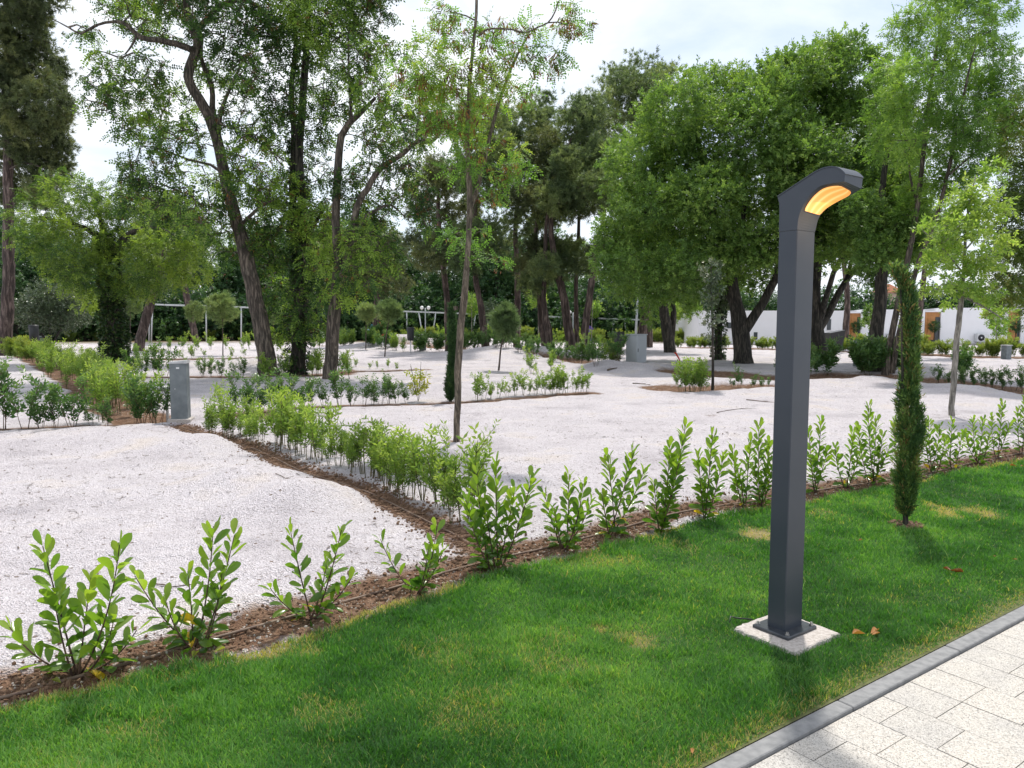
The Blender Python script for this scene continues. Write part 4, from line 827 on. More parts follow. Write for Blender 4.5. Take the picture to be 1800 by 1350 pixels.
t13 = tree('feathery_tree', 'tall airy feathery-leaved tree with two slender leaning stems at upper right', 'tree',
     [px_limb([(1555, 655, .10), (1565, 600, .09), (1576, 545, .088), (1590, 485, .082), (1603, 420, .078), (1614, 350, .07), (1622, 280, .06), (1630, 200, .05), (1642, 110, .035), (1655, 30, .02)], Y),
      px_limb([(1568, 655, .085), (1580, 590, .08, -.2), (1598, 520, .075, -.3), (1615, 460, .07, -.4), (1640, 400, .06, -.5), (1660, 330, .05, -.6), (1680, 240, .04, -.6), (1700, 140, .03, -.6), (1720, 60, .015, -.6)], Y),
      px_limb([(1612, 360, .04), (1600, 310, .03, .3), (1598, 290, .02, .4)], Y), px_limb([(1665, 310, .03, -.6), (1700, 280, .025, -.8), (1745, 240, .015, -1)], Y)],
     px_clumps([(1600, 48, 44, 34), (1640, 18, 46, 24), (1700, 36, 46, 36), (1745, 20, 36, 26), (1650, 100, 56, 34), (1720, 100, 56, 40), (1620, 175, 56, 46), (1690, 180, 66, 50), (1748, 175, 40, 44), (1640, 250, 56, 46), (1710, 270, 56, 36), (1575, 250, 46, 36), (1765, 250, 24, 46), (1590, 135, 36, 34), (1625, 330, 46, 26), (1770, 110, 26, 16), (1680, 320, 40, 24), (1560, 190, 36, 36), (1730, 220, 50, 40), (1560, 120, 34, 24), (1600, 380, 34, 24), (1700, -30, 70, 30)], Y, 1.0, 1.6),
     'feather', 1250, 8, 'bark', 'lf_feather', .78, spread=.09, tail=.5, step=.35, out=.5, down=.2)
Y = 38
tree('background_tree', 'ivy-draped double trunk tree behind the grey cabinet, under the big tree edge', 'tree',
     [px_limb([(1178, 618, .30), (1172, 575, .26), (1164, 530, .22), (1160, 470, .18), (1165, 400, .14), (1170, 330, .09)], Y), px_limb([(1180, 600, .16), (1184, 550, .15, .2), (1178, 500, .13, .3), (1185, 440, .10, .3)], Y)],
     px_clumps([(1160, 440, 46, 40), (1190, 500, 30, 26), (1140, 500, 34, 26), (1140, 530, 22, 22), (1190, 400, 50, 50), (1130, 450, 40, 30), (1150, 560, 14, 16)], Y, 1.0, 1.2), 'broad', 500, 9, 'bark_dark', 'lf_dense', 1.4, spread=.2, out=.6)
Y = 31
l17 = px_limb([(1262, 640, .16), (1262, 600, .15), (1265, 560, .14), (1272, 520, .13), (1280, 460, .11), (1285, 400, .08)], Y)
t17 = tree('background_tree', 'thin dark vine-wrapped trunk between the tall sapling and the big forked trunk', 'tree', [l17], px_clumps([(1272, 490, 26, 30), (1268, 530, 18, 20), (1280, 450, 24, 30)], Y), 'ivy', 90, 9, 'bark_dark', 'lf_silver', 1.2)
ivy_on(t17, l17[:5], .14, 900, size=.9)

# saplings
Y = G(1672, 737)[1]
tree('sapling', 'young staked sapling with yellow-green leaves and a smooth grey stem by the right laurels', 'tree',
     [px_limb([(1671, 740, .047), (1675, 690, .046), (1681, 610, .044), (1688, 540, .042), (1692, 500, .032), (1696, 440, .026), (1702, 370, .018), (1715, 310, .009)], Y),
      px_limb([(1692, 520, .02), (1730, 540, .014, -.2), (1762, 560, .008, -.3)], Y), px_limb([(1693, 480, .018), (1660, 440, .012, .1), (1622, 405, .007, .1)], Y), px_limb([(1696, 440, .016), (1730, 400, .012, .2), (1755, 350, .008, .3)], Y), px_limb([(1690, 510, .014), (1655, 500, .01, -.2), (1640, 520, .006, -.3)], Y)],
     px_clumps([(1742, 308, 22, 22), (1715, 340, 30, 18), (1682, 352, 28, 16), (1745, 370, 34, 20), (1625, 398, 14, 9), (1652, 410, 22, 14), (1690, 408, 44, 20), (1755, 420, 26, 16), (1652, 446, 34, 14), (1700, 455, 36, 18), (1740, 466, 30, 18), (1675, 500, 46, 16), (1728, 516, 28, 14), (1762, 560, 12, 16), (1640, 470, 18, 12), (1700, 380, 40, 18), (1672, 530, 10, 10)], Y, 1.0, .6),
     'bigleaf', 420, 6, 'stake', 'lf_sapling', .72, spread=.045, step=.16, twig=.0035, down=.4)
Y = G(1253, 686)[1]
tree('sapling', 'slender dark-stemmed sapling standing in the brown soil strip left of the lamp post', 'tree',
     [px_limb([(1253, 688, .032), (1253, 620, .03), (1252, 560, .026), (1250, 500, .02), (1250, 462, .01)], Y)], px_clumps([(1250, 475, 20, 20), (1247, 520, 18, 20), (1250, 560, 15, 16), (1262, 500, 14, 18), (1243, 590, 8, 8)], Y), 'ivy', 110, 7, 'bark_dark', 'lf_silver', .62, spread=.04, step=.14, twig=.004, down=.4)
Y = 20
tree('olive_tree', 'olive-brown feathery tree whose branches hang in from the right edge', 'tree',
     [px_limb([(1862, 700, .2), (1858, 620, .17), (1850, 540, .14), (1840, 460, .11), (1830, 380, .08), (1825, 300, .05)], Y), px_limb([(1852, 560, .06), (1810, 520, .05, -.4), (1778, 487, .035, -.6), (1752, 465, .02, -.7)], Y)],
     px_clumps([(1795, 395, 44, 50), (1785, 465, 48, 46), (1805, 300, 26, 54), (1765, 520, 36, 22), (1820, 540, 40, 30), (1840, 420, 50, 60), (1830, 320, 40, 60), (1775, 350, 20, 26), (1790, 230, 30, 40), (1760, 430, 30, 30), (1800, 180, 30, 40)], Y, 1.0, 1.0), 'feather', 620, 8, 'bark_dark', 'lf_olive', .7, spread=.12, out=.5)

# dark shrubby bush, left
def bush(label, px, py, Yd, rx, rz, leaf, kind='broad', nat=260, per=8, size=1.2, name='bush'):
    g = W(px, 600, Yd); b = np.array([g[0], Yd, 0.0]); k = Yd / F
    limbs = [[(b[0], b[1], 0, .08), (b[0] + dx * k * rx * .4, b[1], 1.0, .06), (b[0] + dx * k * rx, b[1] + dx * .3, 2.0, .03)] for dx in (0, -.6, .6)]
    c = W(px, py, Yd)
    cl = [(c[0] + sx * rx * k * .5, Yd + sy, c[2] + sz * rz * k * .45, rx * k * .55, rx * k * .55, rz * k * .6) for sx, sy, sz in ((-1, 0, -.4), (1, .2, -.4), (0, -.4, .1), (-.5, .4, .7), (.55, 0, .6), (0, .3, -.8))]
    return tree(name, label, 'bush', limbs, cl, kind, nat, per, 'bark_dark', leaf, size, spread=.15, out=.7)
bush('large dark glossy-leaved bush behind the black bin at far left', 88, 540, 42, 64, 52, 'lf_silver', nat=620)

# ---- pines, behind the pitches: one per trunk
PIN = [
 ('pine tree left of the young robinia, trunk rising beside the striped cypress', 40, [(789, 612, .26), (787, 560, .22), (783, 500, .20), (776, 440, .17), (770, 370, .13), (772, 300, .07)], [(760, 330, 44, 26), (795, 300, 52, 28), (742, 420, 34, 20), (805, 380, 44, 24), (760, 450, 34, 18), (740, 370, 24, 18)]),
 ('pine with a thin trunk leaning left just right of the young robinia', 38, [(856, 612, .26), (848, 560, .22), (838, 500, .18), (832, 440, .15), (836, 360, .12), (850, 280, .07)], [(860, 250, 46, 34), (852, 200, 50, 24), (850, 330, 50, 30), (880, 290, 40, 24), (850, 400, 40, 18)]),
 ('straight pine with grey foliage behind the lollipop-shaped young pine', 44, [(908, 608, .28), (909, 550, .25), (910, 480, .20), (906, 400, .16), (915, 320, .12), (930, 240, .07)], [(930, 215, 44, 26), (952, 185, 28, 22), (905, 260, 44, 30), (940, 300, 40, 34), (900, 340, 36, 22), (960, 240, 26, 24)]),
 ('dark pine with a curved trunk, leftmost of the stems near the canopy legs', 40, [(958, 614, .24), (952, 570, .22), (948, 520, .18), (940, 450, .15), (945, 380, .12), (960, 300, .07)], [(962, 262, 38, 34), (980, 310, 34, 24), (940, 350, 34, 22)]),
 ('pine forking low into two upright limbs near the white canopy legs', 38, [(966, 614, .26), (964, 580, .24), (956, 540, .17), (958, 480, .14), (960, 400, .11), (968, 330, .06)], [(985, 350, 36, 26), (960, 380, 30, 20), (1000, 290, 34, 26)]),
 ('pine with the thick trunk leaning left in the middle of the pine group', 38, [(1006, 618, .32), (998, 570, .28), (988, 510, .25), (975, 450, .2), (968, 390, .16), (985, 300, .10), (1005, 240, .06)], [(1012, 218, 32, 34), (1034, 195, 38, 28), (1000, 300, 44, 34), (1030, 255, 34, 30)]),
 ('slim reddish pine trunk beside the globe lamp', 40, [(1014, 612, .16), (1013, 560, .15), (1012, 500, .13), (1016, 430, .12), (1018, 360, .08)], [(1012, 352, 52, 28), (985, 345, 34, 18), (1030, 310, 44, 28)]),
 ('pine trunk leaning right with open dark limbs in the middle distance', 37, [(1022, 620, .26), (1029, 570, .23), (1038, 510, .21), (1045, 450, .18), (1060, 390, .12), (1070, 320, .06)], [(1062, 280, 44, 34), (1040, 330, 44, 26), (1085, 340, 40, 26)]),
 ('tallest pine with a flat brown-tinged crown rising above the big green tree', 46, [(1140, 606, .34), (1138, 540, .32), (1135, 460, .28), (1130, 380, .24), (1125, 280, .18), (1120, 180, .10)], [(1120, 128, 62, 22), (1085, 150, 34, 26), (1160, 150, 40, 34), (1105, 200, 50, 30), (1060, 205, 34, 30), (1140, 220, 50, 40), (1075, 250, 40, 30), (1120, 165, 60, 30)]),
 ('pine with a dark trunk leaning behind the tall grey lamp pole', 42, [(1122, 606, .30), (1130, 570, .27), (1140, 520, .24), (1150, 450, .18), (1150, 380, .1)], [(1150, 400, 40, 30), (1120, 420, 34, 24)]),
 ('leaning trunk pine standing before the white canopy at left', 41, [(242, 612, .36), (252, 575, .33), (266, 530, .29), (280, 480, .24), (295, 420, .16), (300, 370, .08)], [(290, 380, 50, 34), (320, 410, 46, 30), (265, 420, 40, 26)]),
 ('pine trunk rising behind the left white canopy beam', 56, [(345, 600, .32), (336, 560, .30), (326, 510, .28), (318, 460, .24), (312, 400, .16)], [(320, 400, 44, 30), (350, 420, 40, 26), (300, 430, 40, 24)]),
 ('dark full pine behind the forked tree, its crown ending in open sky', 46, [(660, 606, .3), (662, 540, .26), (665, 470, .2), (668, 410, .12)], [(660, 420, 44, 34), (690, 450, 30, 34), (640, 470, 50, 34), (690, 500, 30, 22), (620, 430, 40, 30)]),
 ('pine with a bare trunk standing against the second white cabin', 44, [(1488, 612, .26), (1487, 570, .23), (1490, 520, .20), (1484, 470, .17), (1480, 410, .1)], [(1480, 400, 44, 26), (1500, 430, 30, 18)]),
 ('dark thin pine trunk behind the feathery tree at right', 34, [(1612, 622, .16), (1616, 560, .15), (1622, 500, .14), (1632, 440, .11), (1640, 380, .06)], [(1640, 400, 34, 24), (1655, 440, 24, 16), (1625, 440, 20, 14)]),
]
for i, (lab, Yd, tr, cl) in enumerate(PIN):
    tr = [(a, b_, r * .8) for a, b_, r in tr]
    if tr[0][0] < 1100 and len(tr) > 5: mx_, my_ = tr[3][0], tr[3][1]; cl = cl + [(mx_ + 14, my_ - 10, 40, 22), (mx_ - 18, my_ + 18, 26, 14)]
    tree('pine_tree', lab, 'pine tree', [px_limb(tr, Yd)], px_clumps(cl, Yd, 1.1, 1.0), 'pine', 70 + 40 * len(cl), 10, 'bark_pine', 'needle' if i % 3 else 'needle_dark', 1.35, 'pine trees behind the gravel pitches', spread=.2, step=.5, down=-.1, shell=.7, out=.5)

# ---- young lollipop pines
def young_pine(label, bx, by, cx, cy, rx, ry, rs=.028):
    Yd = G(bx, by)[1]; n = 1
    tree('young_pine', label, 'pine tree', [px_limb([(bx, by + 2, rs), (bx + (cx - bx) * .4, (by + cy) / 2, rs * .9), (cx, cy + ry * .5, rs * .7), (cx, cy - ry * .3, rs * .3)], Yd)],
         px_clumps([(cx, cy, rx * .8, ry * .8, 0), (cx - rx * .4, cy - ry * .1, rx * .5, ry * .55, .2), (cx + rx * .4, cy - ry * .05, rx * .5, ry * .55, -.2), (cx, cy - ry * .5, rx * .5, ry * .4, 0)], Yd, .9, 0), 'pine_near', 150, 8, 'bark_pine', 'needle_young', 1.35, 'young lollipop pines on the pitches', spread=.05, step=.2, twig=.006, down=-.4, out=.5)
young_pine('round-headed young pine with a thin stem between the pedestal and the leaning tree', 392, 627, 391, 545, 31, 36)
young_pine('small young pine with pale spreading twigs left of the round-headed one', 341, 606, 343, 550, 19, 22)
young_pine('blue-green young pine just right of the ivy trunk', 229, 610, 229, 530, 22, 34)
young_pine('taller young pine of the pair near the red play piece', 676, 629, 684, 549, 26, 22)
young_pine('shorter young pine of the pair near the red play piece', 643, 617, 644, 550, 17, 20)
young_pine('young pine with a reddish stem and brown underside right of the young robinia', 876, 654, 888, 566, 25, 34)
young_pine('small round young pine seen between the leaning tree and the ivy stems', 482, 606, 480, 550, 17, 26)

# ---- background woodland: separate trees, three crowns reused
wl = []
for k in range(4):
    H_ = 9.0; cl = []; rk = random.Random(k)
    for j in range(13): a = rk.uniform(0, 6.28); q = rk.uniform(.3, 2.6); cl.append((math.cos(a) * q, math.sin(a) * q, rk.uniform(1.6, 8.2), rk.uniform(1.2, 2.0), rk.uniform(1.2, 2.0), rk.uniform(1.0, 1.7)))
    wl.append(([[(0, 0, 0, .26), (.1, 0, 3, .2), (-.1, .1, 6, .12), (0, 0, 8, .05)]], cl))
BGP = [(-60, 66, 1.1, 0), (30, 60, .95, 1), (100, 70, 1.15, 2), (150, 62, .9, 3), (215, 72, 1.2, 0), (270, 66, .9, 1), (330, 74, 1.1, 2), (385, 68, .85, 3), (430, 72, .95, 0), (480, 70, 1.1, 1), (530, 74, 1.15, 2), (580, 68, 1.1, 3), (630, 66, 1.15, 0), (675, 72, 1.1, 1), (712, 70, .80, 2), (752, 72, .72, 3), (790, 68, .9, 0), (830, 72, .95, 1), (872, 68, 1.0, 2), (915, 74, 1.05, 3), (955, 68, .9, 0), (1000, 74, .8, 1), (1048, 70, .72, 2), (1090, 73, .82, 3), (1130, 68, .95, 0), (1175, 74, 1.0, 1), (1215, 72, .95, 2), (1262, 78, .9, 3), (1310, 82, .9, 0), (1370, 84, .85, 1), (1425, 90, .75, 2), (1475, 96, .55, 3), (1520, 100, .62, 0), (1580, 96, .55, 1), (1640, 90, .62, 2), (1700, 86, .6, 3), (1760, 80, .72, 0), (1830, 78, 1.1, 1), (1900, 74, 1.2, 2), (560, 80, 1.5, 2), (640, 84, 1.35, 0), (480, 86, 1.5, 1), (20, 84, 1.6, 3), (860, 84, 1.4, 1), (960, 86, 1.3, 2)]
proto = {}
BGN = ['far edge of the left side', 'left of the ivy trunk']
nA = nB = nC = nD = 0
ordn = ['first', 'second', 'third', 'fourth', 'fifth', 'sixth', 'seventh', 'eighth', 'ninth', 'tenth', 'eleventh', 'twelfth']
for i, (px, Yd, s, k) in enumerate(sorted(BGP, key=lambda q: q[0])):
    if 1290 < px < 1800: s *= .66
    lx = W(px, 600, Yd)[0]; loc = (lx, Yd, 0)
    if px < 1230: nA += 1; lab = 'dark green broadleaf tree, %s from the left in the woodland behind the canopies' % ordinal(nA)
    else: nB += 1; lab = 'green tree, %s from the left rising far behind the white cabins' % ordinal(nB)
    grp = 'woodland trees behind the canopies' if px < 1230 else 'trees far behind the cabins'
    if k not in proto:
        limbs, cl = wl[k]; t = tree('woodland_tree', lab, 'tree', [np.array(l) for l in limbs], cl, 'woods', 420, 7, 'bark_dark', 'lf_bg', 1.0, grp, spread=.3, step=.7, out=.7, base=(0, 0, 0))
        t.location = loc; t.scale = (s, s, s * 1.0); proto[k] = t
    else:
        t = copy_thing(proto[k], loc, random.uniform(0, 6), s, lab); t['group'] = grp
# understorey bushes in front of the wood
ub = None
for i, px in enumerate(list(range(-40, 1240, 62)) + [1250, 1330, 1420, 1500, 1570, 1640, 1710]):
    Yd = 64 + random.uniform(-1, 2) if px < 1240 else 74; lx = W(px, 600, Yd)[0]
    if px < 1240: nC += 1; lab = 'low dark shrub, %s from the left at the foot of the woodland' % ordinal(nC)
    else: nD += 1; lab = 'low green shrub, %s from the left above the white cabin roofs' % ordinal(nD)
    grp = 'shrubs under the woodland' if px < 1240 else 'shrubs behind the cabins'
    if ub is None:
        cl = [(random.uniform(-1.4, 1.4), random.uniform(-1, 1), random.uniform(.6, 2.4), 1.2, 1.1, .8) for _ in range(8)]
        ub = tree('woodland_shrub', lab, 'shrub', [np.array([(0, 0, 0, .08), (0, 0, 1, .06), (.2, 0, 2.2, .03)])], cl, 'woods', 300, 7, 'bark_dark', 'lf_bg', .75, grp, spread=.25, step=.6, base=(0, 0, 0)); ub.location = (lx, Yd, 0); ub.scale = (1.3,) * 3
    else:
        t = copy_thing(ub, (lx, Yd, 0), random.uniform(0, 6), random.uniform(1.1, 1.6) * (1 if px < 1240 else 1.15), lab); t['group'] = grp

# ------------------------------------------------------------------ cypresses
def T_scale(seed=0):
    r = random.Random(seed); V = []
    for i in range(11):
        s = i / 11; p = np.array((r.gauss(0, .006), s * .07, r.gauss(0, .006))); a = r.uniform(0, 6.28); q = .75 - s * .35
        d = unit((math.cos(a) * q, 1.0, math.sin(a) * q)); side = unit(np.cross(d, (r.gauss(0, 1), .2, r.gauss(0, 1)))); V += leaf_quad(p, d, side, r.uniform(.022, .042), .008)
    V = np.array(V); return V, np.arange(len(V)).reshape(-1, 4)
TS = [T_scale(i) for i in range(4)]
def cypress(label, bx, by, prof, n, S, leaf='lf_cypress'):
    """prof: list of (center px, py, half width px) bottom to top"""
    Yd = G(bx, by)[1]; b = np.array([G(bx, by)[0], Yd, 0.0]); b[2] = max(0.0, gz(b)) if Yd > 7 else 0.01
    C = np.array([(*W(c, y, Yd), h * .62 * Yd / F) for c, y, h in prof]); C[:, :3] -= b
    t = thing('cypress_tree', label, 'cypress', b)
    V, Fc = tubes([np.array([(0, 0, -.05, .026 * S), (C[1, 0], 0, C[1, 2], .02 * S), (C[-2, 0], 0, C[-2, 2], .006)])]); link('trunk', mesh('trunk', V, [Fc], M['bark_dark']), t)
    z = rng.uniform(C[0, 2], C[-1, 2], n) ** 1.0; a = rng.uniform(0, 2 * np.pi, n)
    cx = np.interp(z, C[:, 2], C[:, 0]); R_ = np.interp(z, C[:, 2], C[:, 3]); lump = .45 + .95 * vn(a * 1.6 + 3, z * 5.5 / S); q = np.sqrt(rng.uniform(.12, 1, n)) * R_ * lump
    P = np.stack([cx + np.cos(a) * q, np.sin(a) * q, z], -1); D = np.stack([np.cos(a) * .38, np.sin(a) * .38, np.full(n, 1.0)], -1) + rng.normal(0, .22, (n, 3)) + (rng.random(n) < .07)[:, None] * rng.normal(0, .6, (n, 3))
    ti = np.clip(.42 + 1.3 * (vn(a * 2.5, z * 9) - .5) + rng.normal(0, .12, n), 0, .93)
    brown = (rng.random(n) < .05); ti[brown] = 1
    scatter('foliage', TS, P, D, rng.uniform(.7, 1.3, n) * S, M[leaf], t, ti)
    return t
cypress('slim young cypress with a bent tip on the lawn right of the lamp post', 1592, 925,
        [(1592, 908, 9), (1592, 890, 18), (1594, 850, 23), (1598, 800, 24), (1599, 750, 25), (1599, 710, 24), (1602, 670, 15), (1602, 630, 19), (1601, 590, 15), (1599, 555, 12), (1595, 525, 9), (1590, 505, 7), (1583, 488, 10), (1572, 477, 10)], 3600, .95)
cypress('very slim dark cypress directly behind the trunk of the young robinia', 792, 707,
        [(792, 705, 6), (793, 680, 13), (795, 640, 9), (796, 600, 8), (795, 560, 6), (795, 538, 2)], 3000, 1.25, 'lf_dark')

# ------------------------------------------------------------------ cherry laurels
def T_laurel(seed, w_=.42):
    r = random.Random(seed); V = []; st = [(0, .02), (.22, .55), (.5, .95), (.75, 1.0), (.92, .6), (1.0, .02)]
    bend = r.uniform(-.25, .10); fold = r.uniform(.10, .28)
    for s, q in st:
        for k in (-1, 0, 1): V.append((k * q * w_ / 2, s, bend * s * s + abs(k) * q * fold * w_ + (0 if k == 0 else r.uniform(-.01, .01))))
    Fc = [(i * 3 + k, i * 3 + k + 1, i * 3 + 4 + k, i * 3 + 3 + k) for i in range(5) for k in (0, 1)]
    return np.array(V), np.array(Fc)
TL = [T_laurel(i, .37 + .05 * (i % 3)) for i in range(7)]
def laurel(label, bpx, tips, seed, scale=1.0):
    r = random.Random(seed); g = G(*bpx); b = np.array([g[0], g[1], gz(g)]); Yd = g[1]
    t = thing('cherry_laurel', label, 'shrub', b, 'cherry laurels in the row along the lawn edge'); ch = []; P = []; D = []; S = []; TI = []
    for (tx, ty) in tips:
        q = W(tx, ty, Yd + r.uniform(-.10, .10)) - b; L_ = np.linalg.norm(q); s0 = np.array([r.uniform(-.03, .03), r.uniform(-.03, .03), -.01]); mid = (s0 + q) / 2 + np.array([q[0] * .12 + r.uniform(-.02, .02), r.uniform(-.03, .03), -.03 * L_ - abs(q[0]) * .2])
        n = 14; tt = np.linspace(0, 1, n)[:, None]; c = (1 - tt) ** 2 * s0 + 2 * tt * (1 - tt) * mid + tt * tt * q
        rr = np.linspace(.0055, .0022, n); ch.append(np.concatenate([c, rr[:, None]], 1)); a = r.uniform(0, 6)
        nl = max(9, int(L_ / (.0205 if seed < 104 else .0155))); 
        for i in range(nl):
            u = .10 + .90 * (i / (nl - 1)) ** .9
            if u < .35 and r.random() < .30: continue
            k = u * (n - 1); i0 = min(int(k), n - 2); f = k - i0; p = c[i0] * (1 - f) + c[i0 + 1] * f; tg = unit(c[i0 + 1] - c[i0]); a += 2.4 + r.uniform(-.3, .3)
            s1 = unit(np.cross(tg, (0.1, 1, 0.2))); s2 = np.cross(tg, s1); rad_ = s1 * math.cos(a) + s2 * math.sin(a)
            el = .75 if u < .5 else .75 + (u - .5) * 1.6
            if u > .93: el = 2.2
            d = rad_ + tg * el; 
            if u < .3: d = d + np.array([0, 0, -.5])
            ln = (.080 if u < .9 else .068) * r.uniform(.75, 1.25) * scale
            if u < .3: ln *= 1.1
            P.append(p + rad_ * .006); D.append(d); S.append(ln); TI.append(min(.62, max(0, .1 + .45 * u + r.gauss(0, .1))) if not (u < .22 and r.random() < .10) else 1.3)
    # basal leaves
    for i in range(r.randint(3, 8)):
        a = r.uniform(0, 6.28); P.append(np.array([math.cos(a) * .03, math.sin(a) * .03, r.uniform(.01, .06)])); D.append(np.array([math.cos(a), math.sin(a), r.uniform(.0, .5)])); S.append(r.uniform(.07, .10) * scale); TI.append(r.uniform(.1, .5))
    V, Fc = tubes(ch, 6); link('stems', mesh('stems', V, [Fc], M['stem']), t)
    P = np.array(P); D = np.array(D); S = np.array(S); TI = np.array(TI)
    # leaves turn their faces up: custom roll small
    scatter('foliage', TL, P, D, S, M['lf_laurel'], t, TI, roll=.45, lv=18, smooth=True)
LAUREL = [
 ((133, 1190), [(75, 960), (17, 1102), (160, 1015), (210, 958), (240, 1108), (95, 1050), (200, 1090)], 'biggest cherry laurel, leftmost in the row along the lawn', 1.22),
 ((345, 1143), [(375, 925), (412, 940), (237, 1012), (330, 1005), (290, 1050), (390, 1010)], 'cherry laurel with a low left-leaning branch, second from the left edge', 1.1),
 ((548, 1092), [(510, 930), (600, 932), (475, 1034), (618, 1016), (575, 985)], 'cherry laurel with two tall shoots, third from the left edge', 1.0),
 ((733, 1045), [(669, 948), (768, 928), (752, 965), (780, 965)], 'cherry laurel with one small and one dense shoot, just before the pipe junction', 1.0),
 ((870, 1002), [(872, 815), (838, 832), (935, 838), (820, 880), (905, 862), (850, 880)], 'tall bushy cherry laurel right after the pipe junction', 1.05),
 ((990, 968), [(957, 868), (1000, 836), (1025, 850), (1040, 880), (975, 900)], 'cherry laurel with rounded leaves, second after the pipe junction', .95),
 ((1076, 946), [(1068, 802), (1115, 790), (1132, 828), (1058, 870)], 'upright cherry laurel with two tall parallel shoots below the young robinia shadow', 1.0),
 ((1160, 935), [(1205, 748), (1178, 782), (1195, 800), (1150, 850), (1170, 905)], 'cherry laurel leaning right, topped by a long single shoot', 1.0),
 ((1236, 915), [(1252, 764), (1228, 800), (1272, 800), (1240, 850)], 'bushy cherry laurel, third to the left of the lamp post', .95),
 ((1308, 896), [(1288, 788), (1320, 775), (1300, 830)], 'cherry laurel, second to the left of the lamp post', .92),
 ((1338, 890), [(1334, 746), (1352, 780), (1325, 820), (1362, 800)], 'cherry laurel partly hidden by the left side of the lamp post', .95),
 ((1436, 870), [(1444, 738), (1422, 760), (1455, 790), (1430, 810)], 'cherry laurel just right of the lamp post', .92),
 ((1487, 862), [(1500, 760), (1468, 785), (1510, 800)], 'low cherry laurel, second to the right of the lamp post', .88),
 ((1535, 854), [(1527, 713), (1508, 752), (1552, 765), (1562, 790), (1540, 740)], 'tall cherry laurel left of the slim cypress', .92),
 ((1588, 846), [(1572, 738), (1604, 736), (1590, 780)], 'cherry laurel hidden behind the slim cypress', .88),
 ((1640, 833), [(1633, 738), (1652, 750), (1625, 765), (1660, 772)], 'cherry laurel just right of the slim cypress', .88),
 ((1672, 826), [(1674, 742), (1660, 770), (1690, 765)], 'cherry laurel at the foot of the staked sapling', .86),
 ((1722, 818), [(1710, 736), (1727, 738), (1696, 760), (1738, 765)], 'leafy cherry laurel right of the staked sapling', .86),
 ((1755, 808), [(1763, 709), (1744, 732), (1775, 745)], 'tall cherry laurel, last but one before the right edge', .86),
 ((1797, 800), [(1790, 718), (1803, 694), (1812, 730)], 'cherry laurel cut by the right edge of the picture', .86),
]
for i, (b_, tp, lab, sc_) in enumerate(LAUREL): laurel(lab, b_, tp, 100 + i, sc_ * (1.0 if i < 4 else 1.14))

# ------------------------------------------------------------------ young hedge shrubs
def T_pair(seed=0, L_=.055, w_=.020, nleaf=6, R=.09):
    r = random.Random(seed); V = []
    for i in range(nleaf):
        s = (i // 2 + .5) / (nleaf / 2); p = np.array((0, s * R, 0)); a = (i % 2) * math.pi + (i // 2) * 1.57 + r.uniform(-.4, .4)
        d = unit((math.cos(a), .7 + .3 * s, math.sin(a))); side = unit(np.cross(d, (r.uniform(-.4, .4), .2, 1))); V += leaf_quad(p, d, side, L_ * r.uniform(.8, 1.2), w_, .15)
    V = np.array(V); return V, np.arange(len(V)).reshape(-1, 4)
TPR = [T_pair(i) for i in range(4)]; TPS = [T_pair(10 + i, .066, .031) for i in range(4)]; THG = [T_pair(20 + i, .12, .05, 8, .2) for i in range(4)]
def shrub_proto(nm, seed, h, nstem, leafm, tpl, lean=.25, low=.22, sp=.028, stem='stem_green', width=.12):
    r = random.Random(seed); root = link(nm, None); ch = []; P = []; D = []
    for k in range(nstem):
        a = r.uniform(0, 6.28); q = r.uniform(0, width * .4); hh = h * r.uniform(.6, 1.0); tip = np.array([math.cos(a) * (q + lean * hh * r.uniform(.2, 1)), math.sin(a) * (q + lean * hh * r.uniform(.2, 1)), hh]); s0 = np.array([math.cos(a) * q, math.sin(a) * q, -.03]); mid = (s0 + tip) / 2 + np.array([r.gauss(0, .02), r.gauss(0, .02), 0])
        n = 8; tt = np.linspace(0, 1, n)[:, None]; c = (1 - tt) ** 2 * s0 + 2 * tt * (1 - tt) * mid + tt * tt * tip; ch.append(np.concatenate([c, np.linspace(.0055, .002, n)[:, None]], 1))
        subs = [(c, low)]
        for j in range(int(hh / .11)):
            i0 = r.randint(2, n - 2); p = c[i0]; l = hh * r.uniform(.12, .34); aa = r.uniform(0, 6.28); e = p + np.array([math.cos(aa) * l * .7, math.sin(aa) * l * .7, l * .9]); cc = np.linspace(0, 1, 4)[:, None] * (e - p) + p; ch.append(np.concatenate([cc, np.linspace(.003, .0015, 4)[:, None]], 1)); subs.append((cc, .1))
        for (cc, lo) in subs:
            L_ = np.linalg.norm(np.diff(cc, axis=0), axis=1).sum(); m_ = max(3, int(L_ * (1 - lo) / sp))
            for i in range(m_):
                u = lo + (1 - lo) * (i + r.random()) / m_
                if r.random() < .12: continue
                kk = u * (len(cc) - 1); i0 = min(int(kk), len(cc) - 2); f = kk - i0; P.append(cc[i0] * (1 - f) + cc[i0 + 1] * f); D.append(unit(cc[i0 + 1] - cc[i0]) + np.array([r.gauss(0, .45), r.gauss(0, .45), .2]))
    V, Fc = tubes(ch, 3); link('stems', mesh('stems', V, [Fc], M[stem]), root); P = np.array(P); D = np.array(D)
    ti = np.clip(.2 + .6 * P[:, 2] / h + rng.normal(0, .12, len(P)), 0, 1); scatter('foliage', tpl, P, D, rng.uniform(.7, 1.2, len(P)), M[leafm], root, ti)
    return root
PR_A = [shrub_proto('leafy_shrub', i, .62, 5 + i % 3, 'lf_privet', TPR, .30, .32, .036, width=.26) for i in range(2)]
PR_A2 = [shrub_proto('leafy_shrub', 200 + i, .62, 3 + i % 3, 'lf_privet', TPR, .20, .38, .042, width=.16) for i in range(8)]
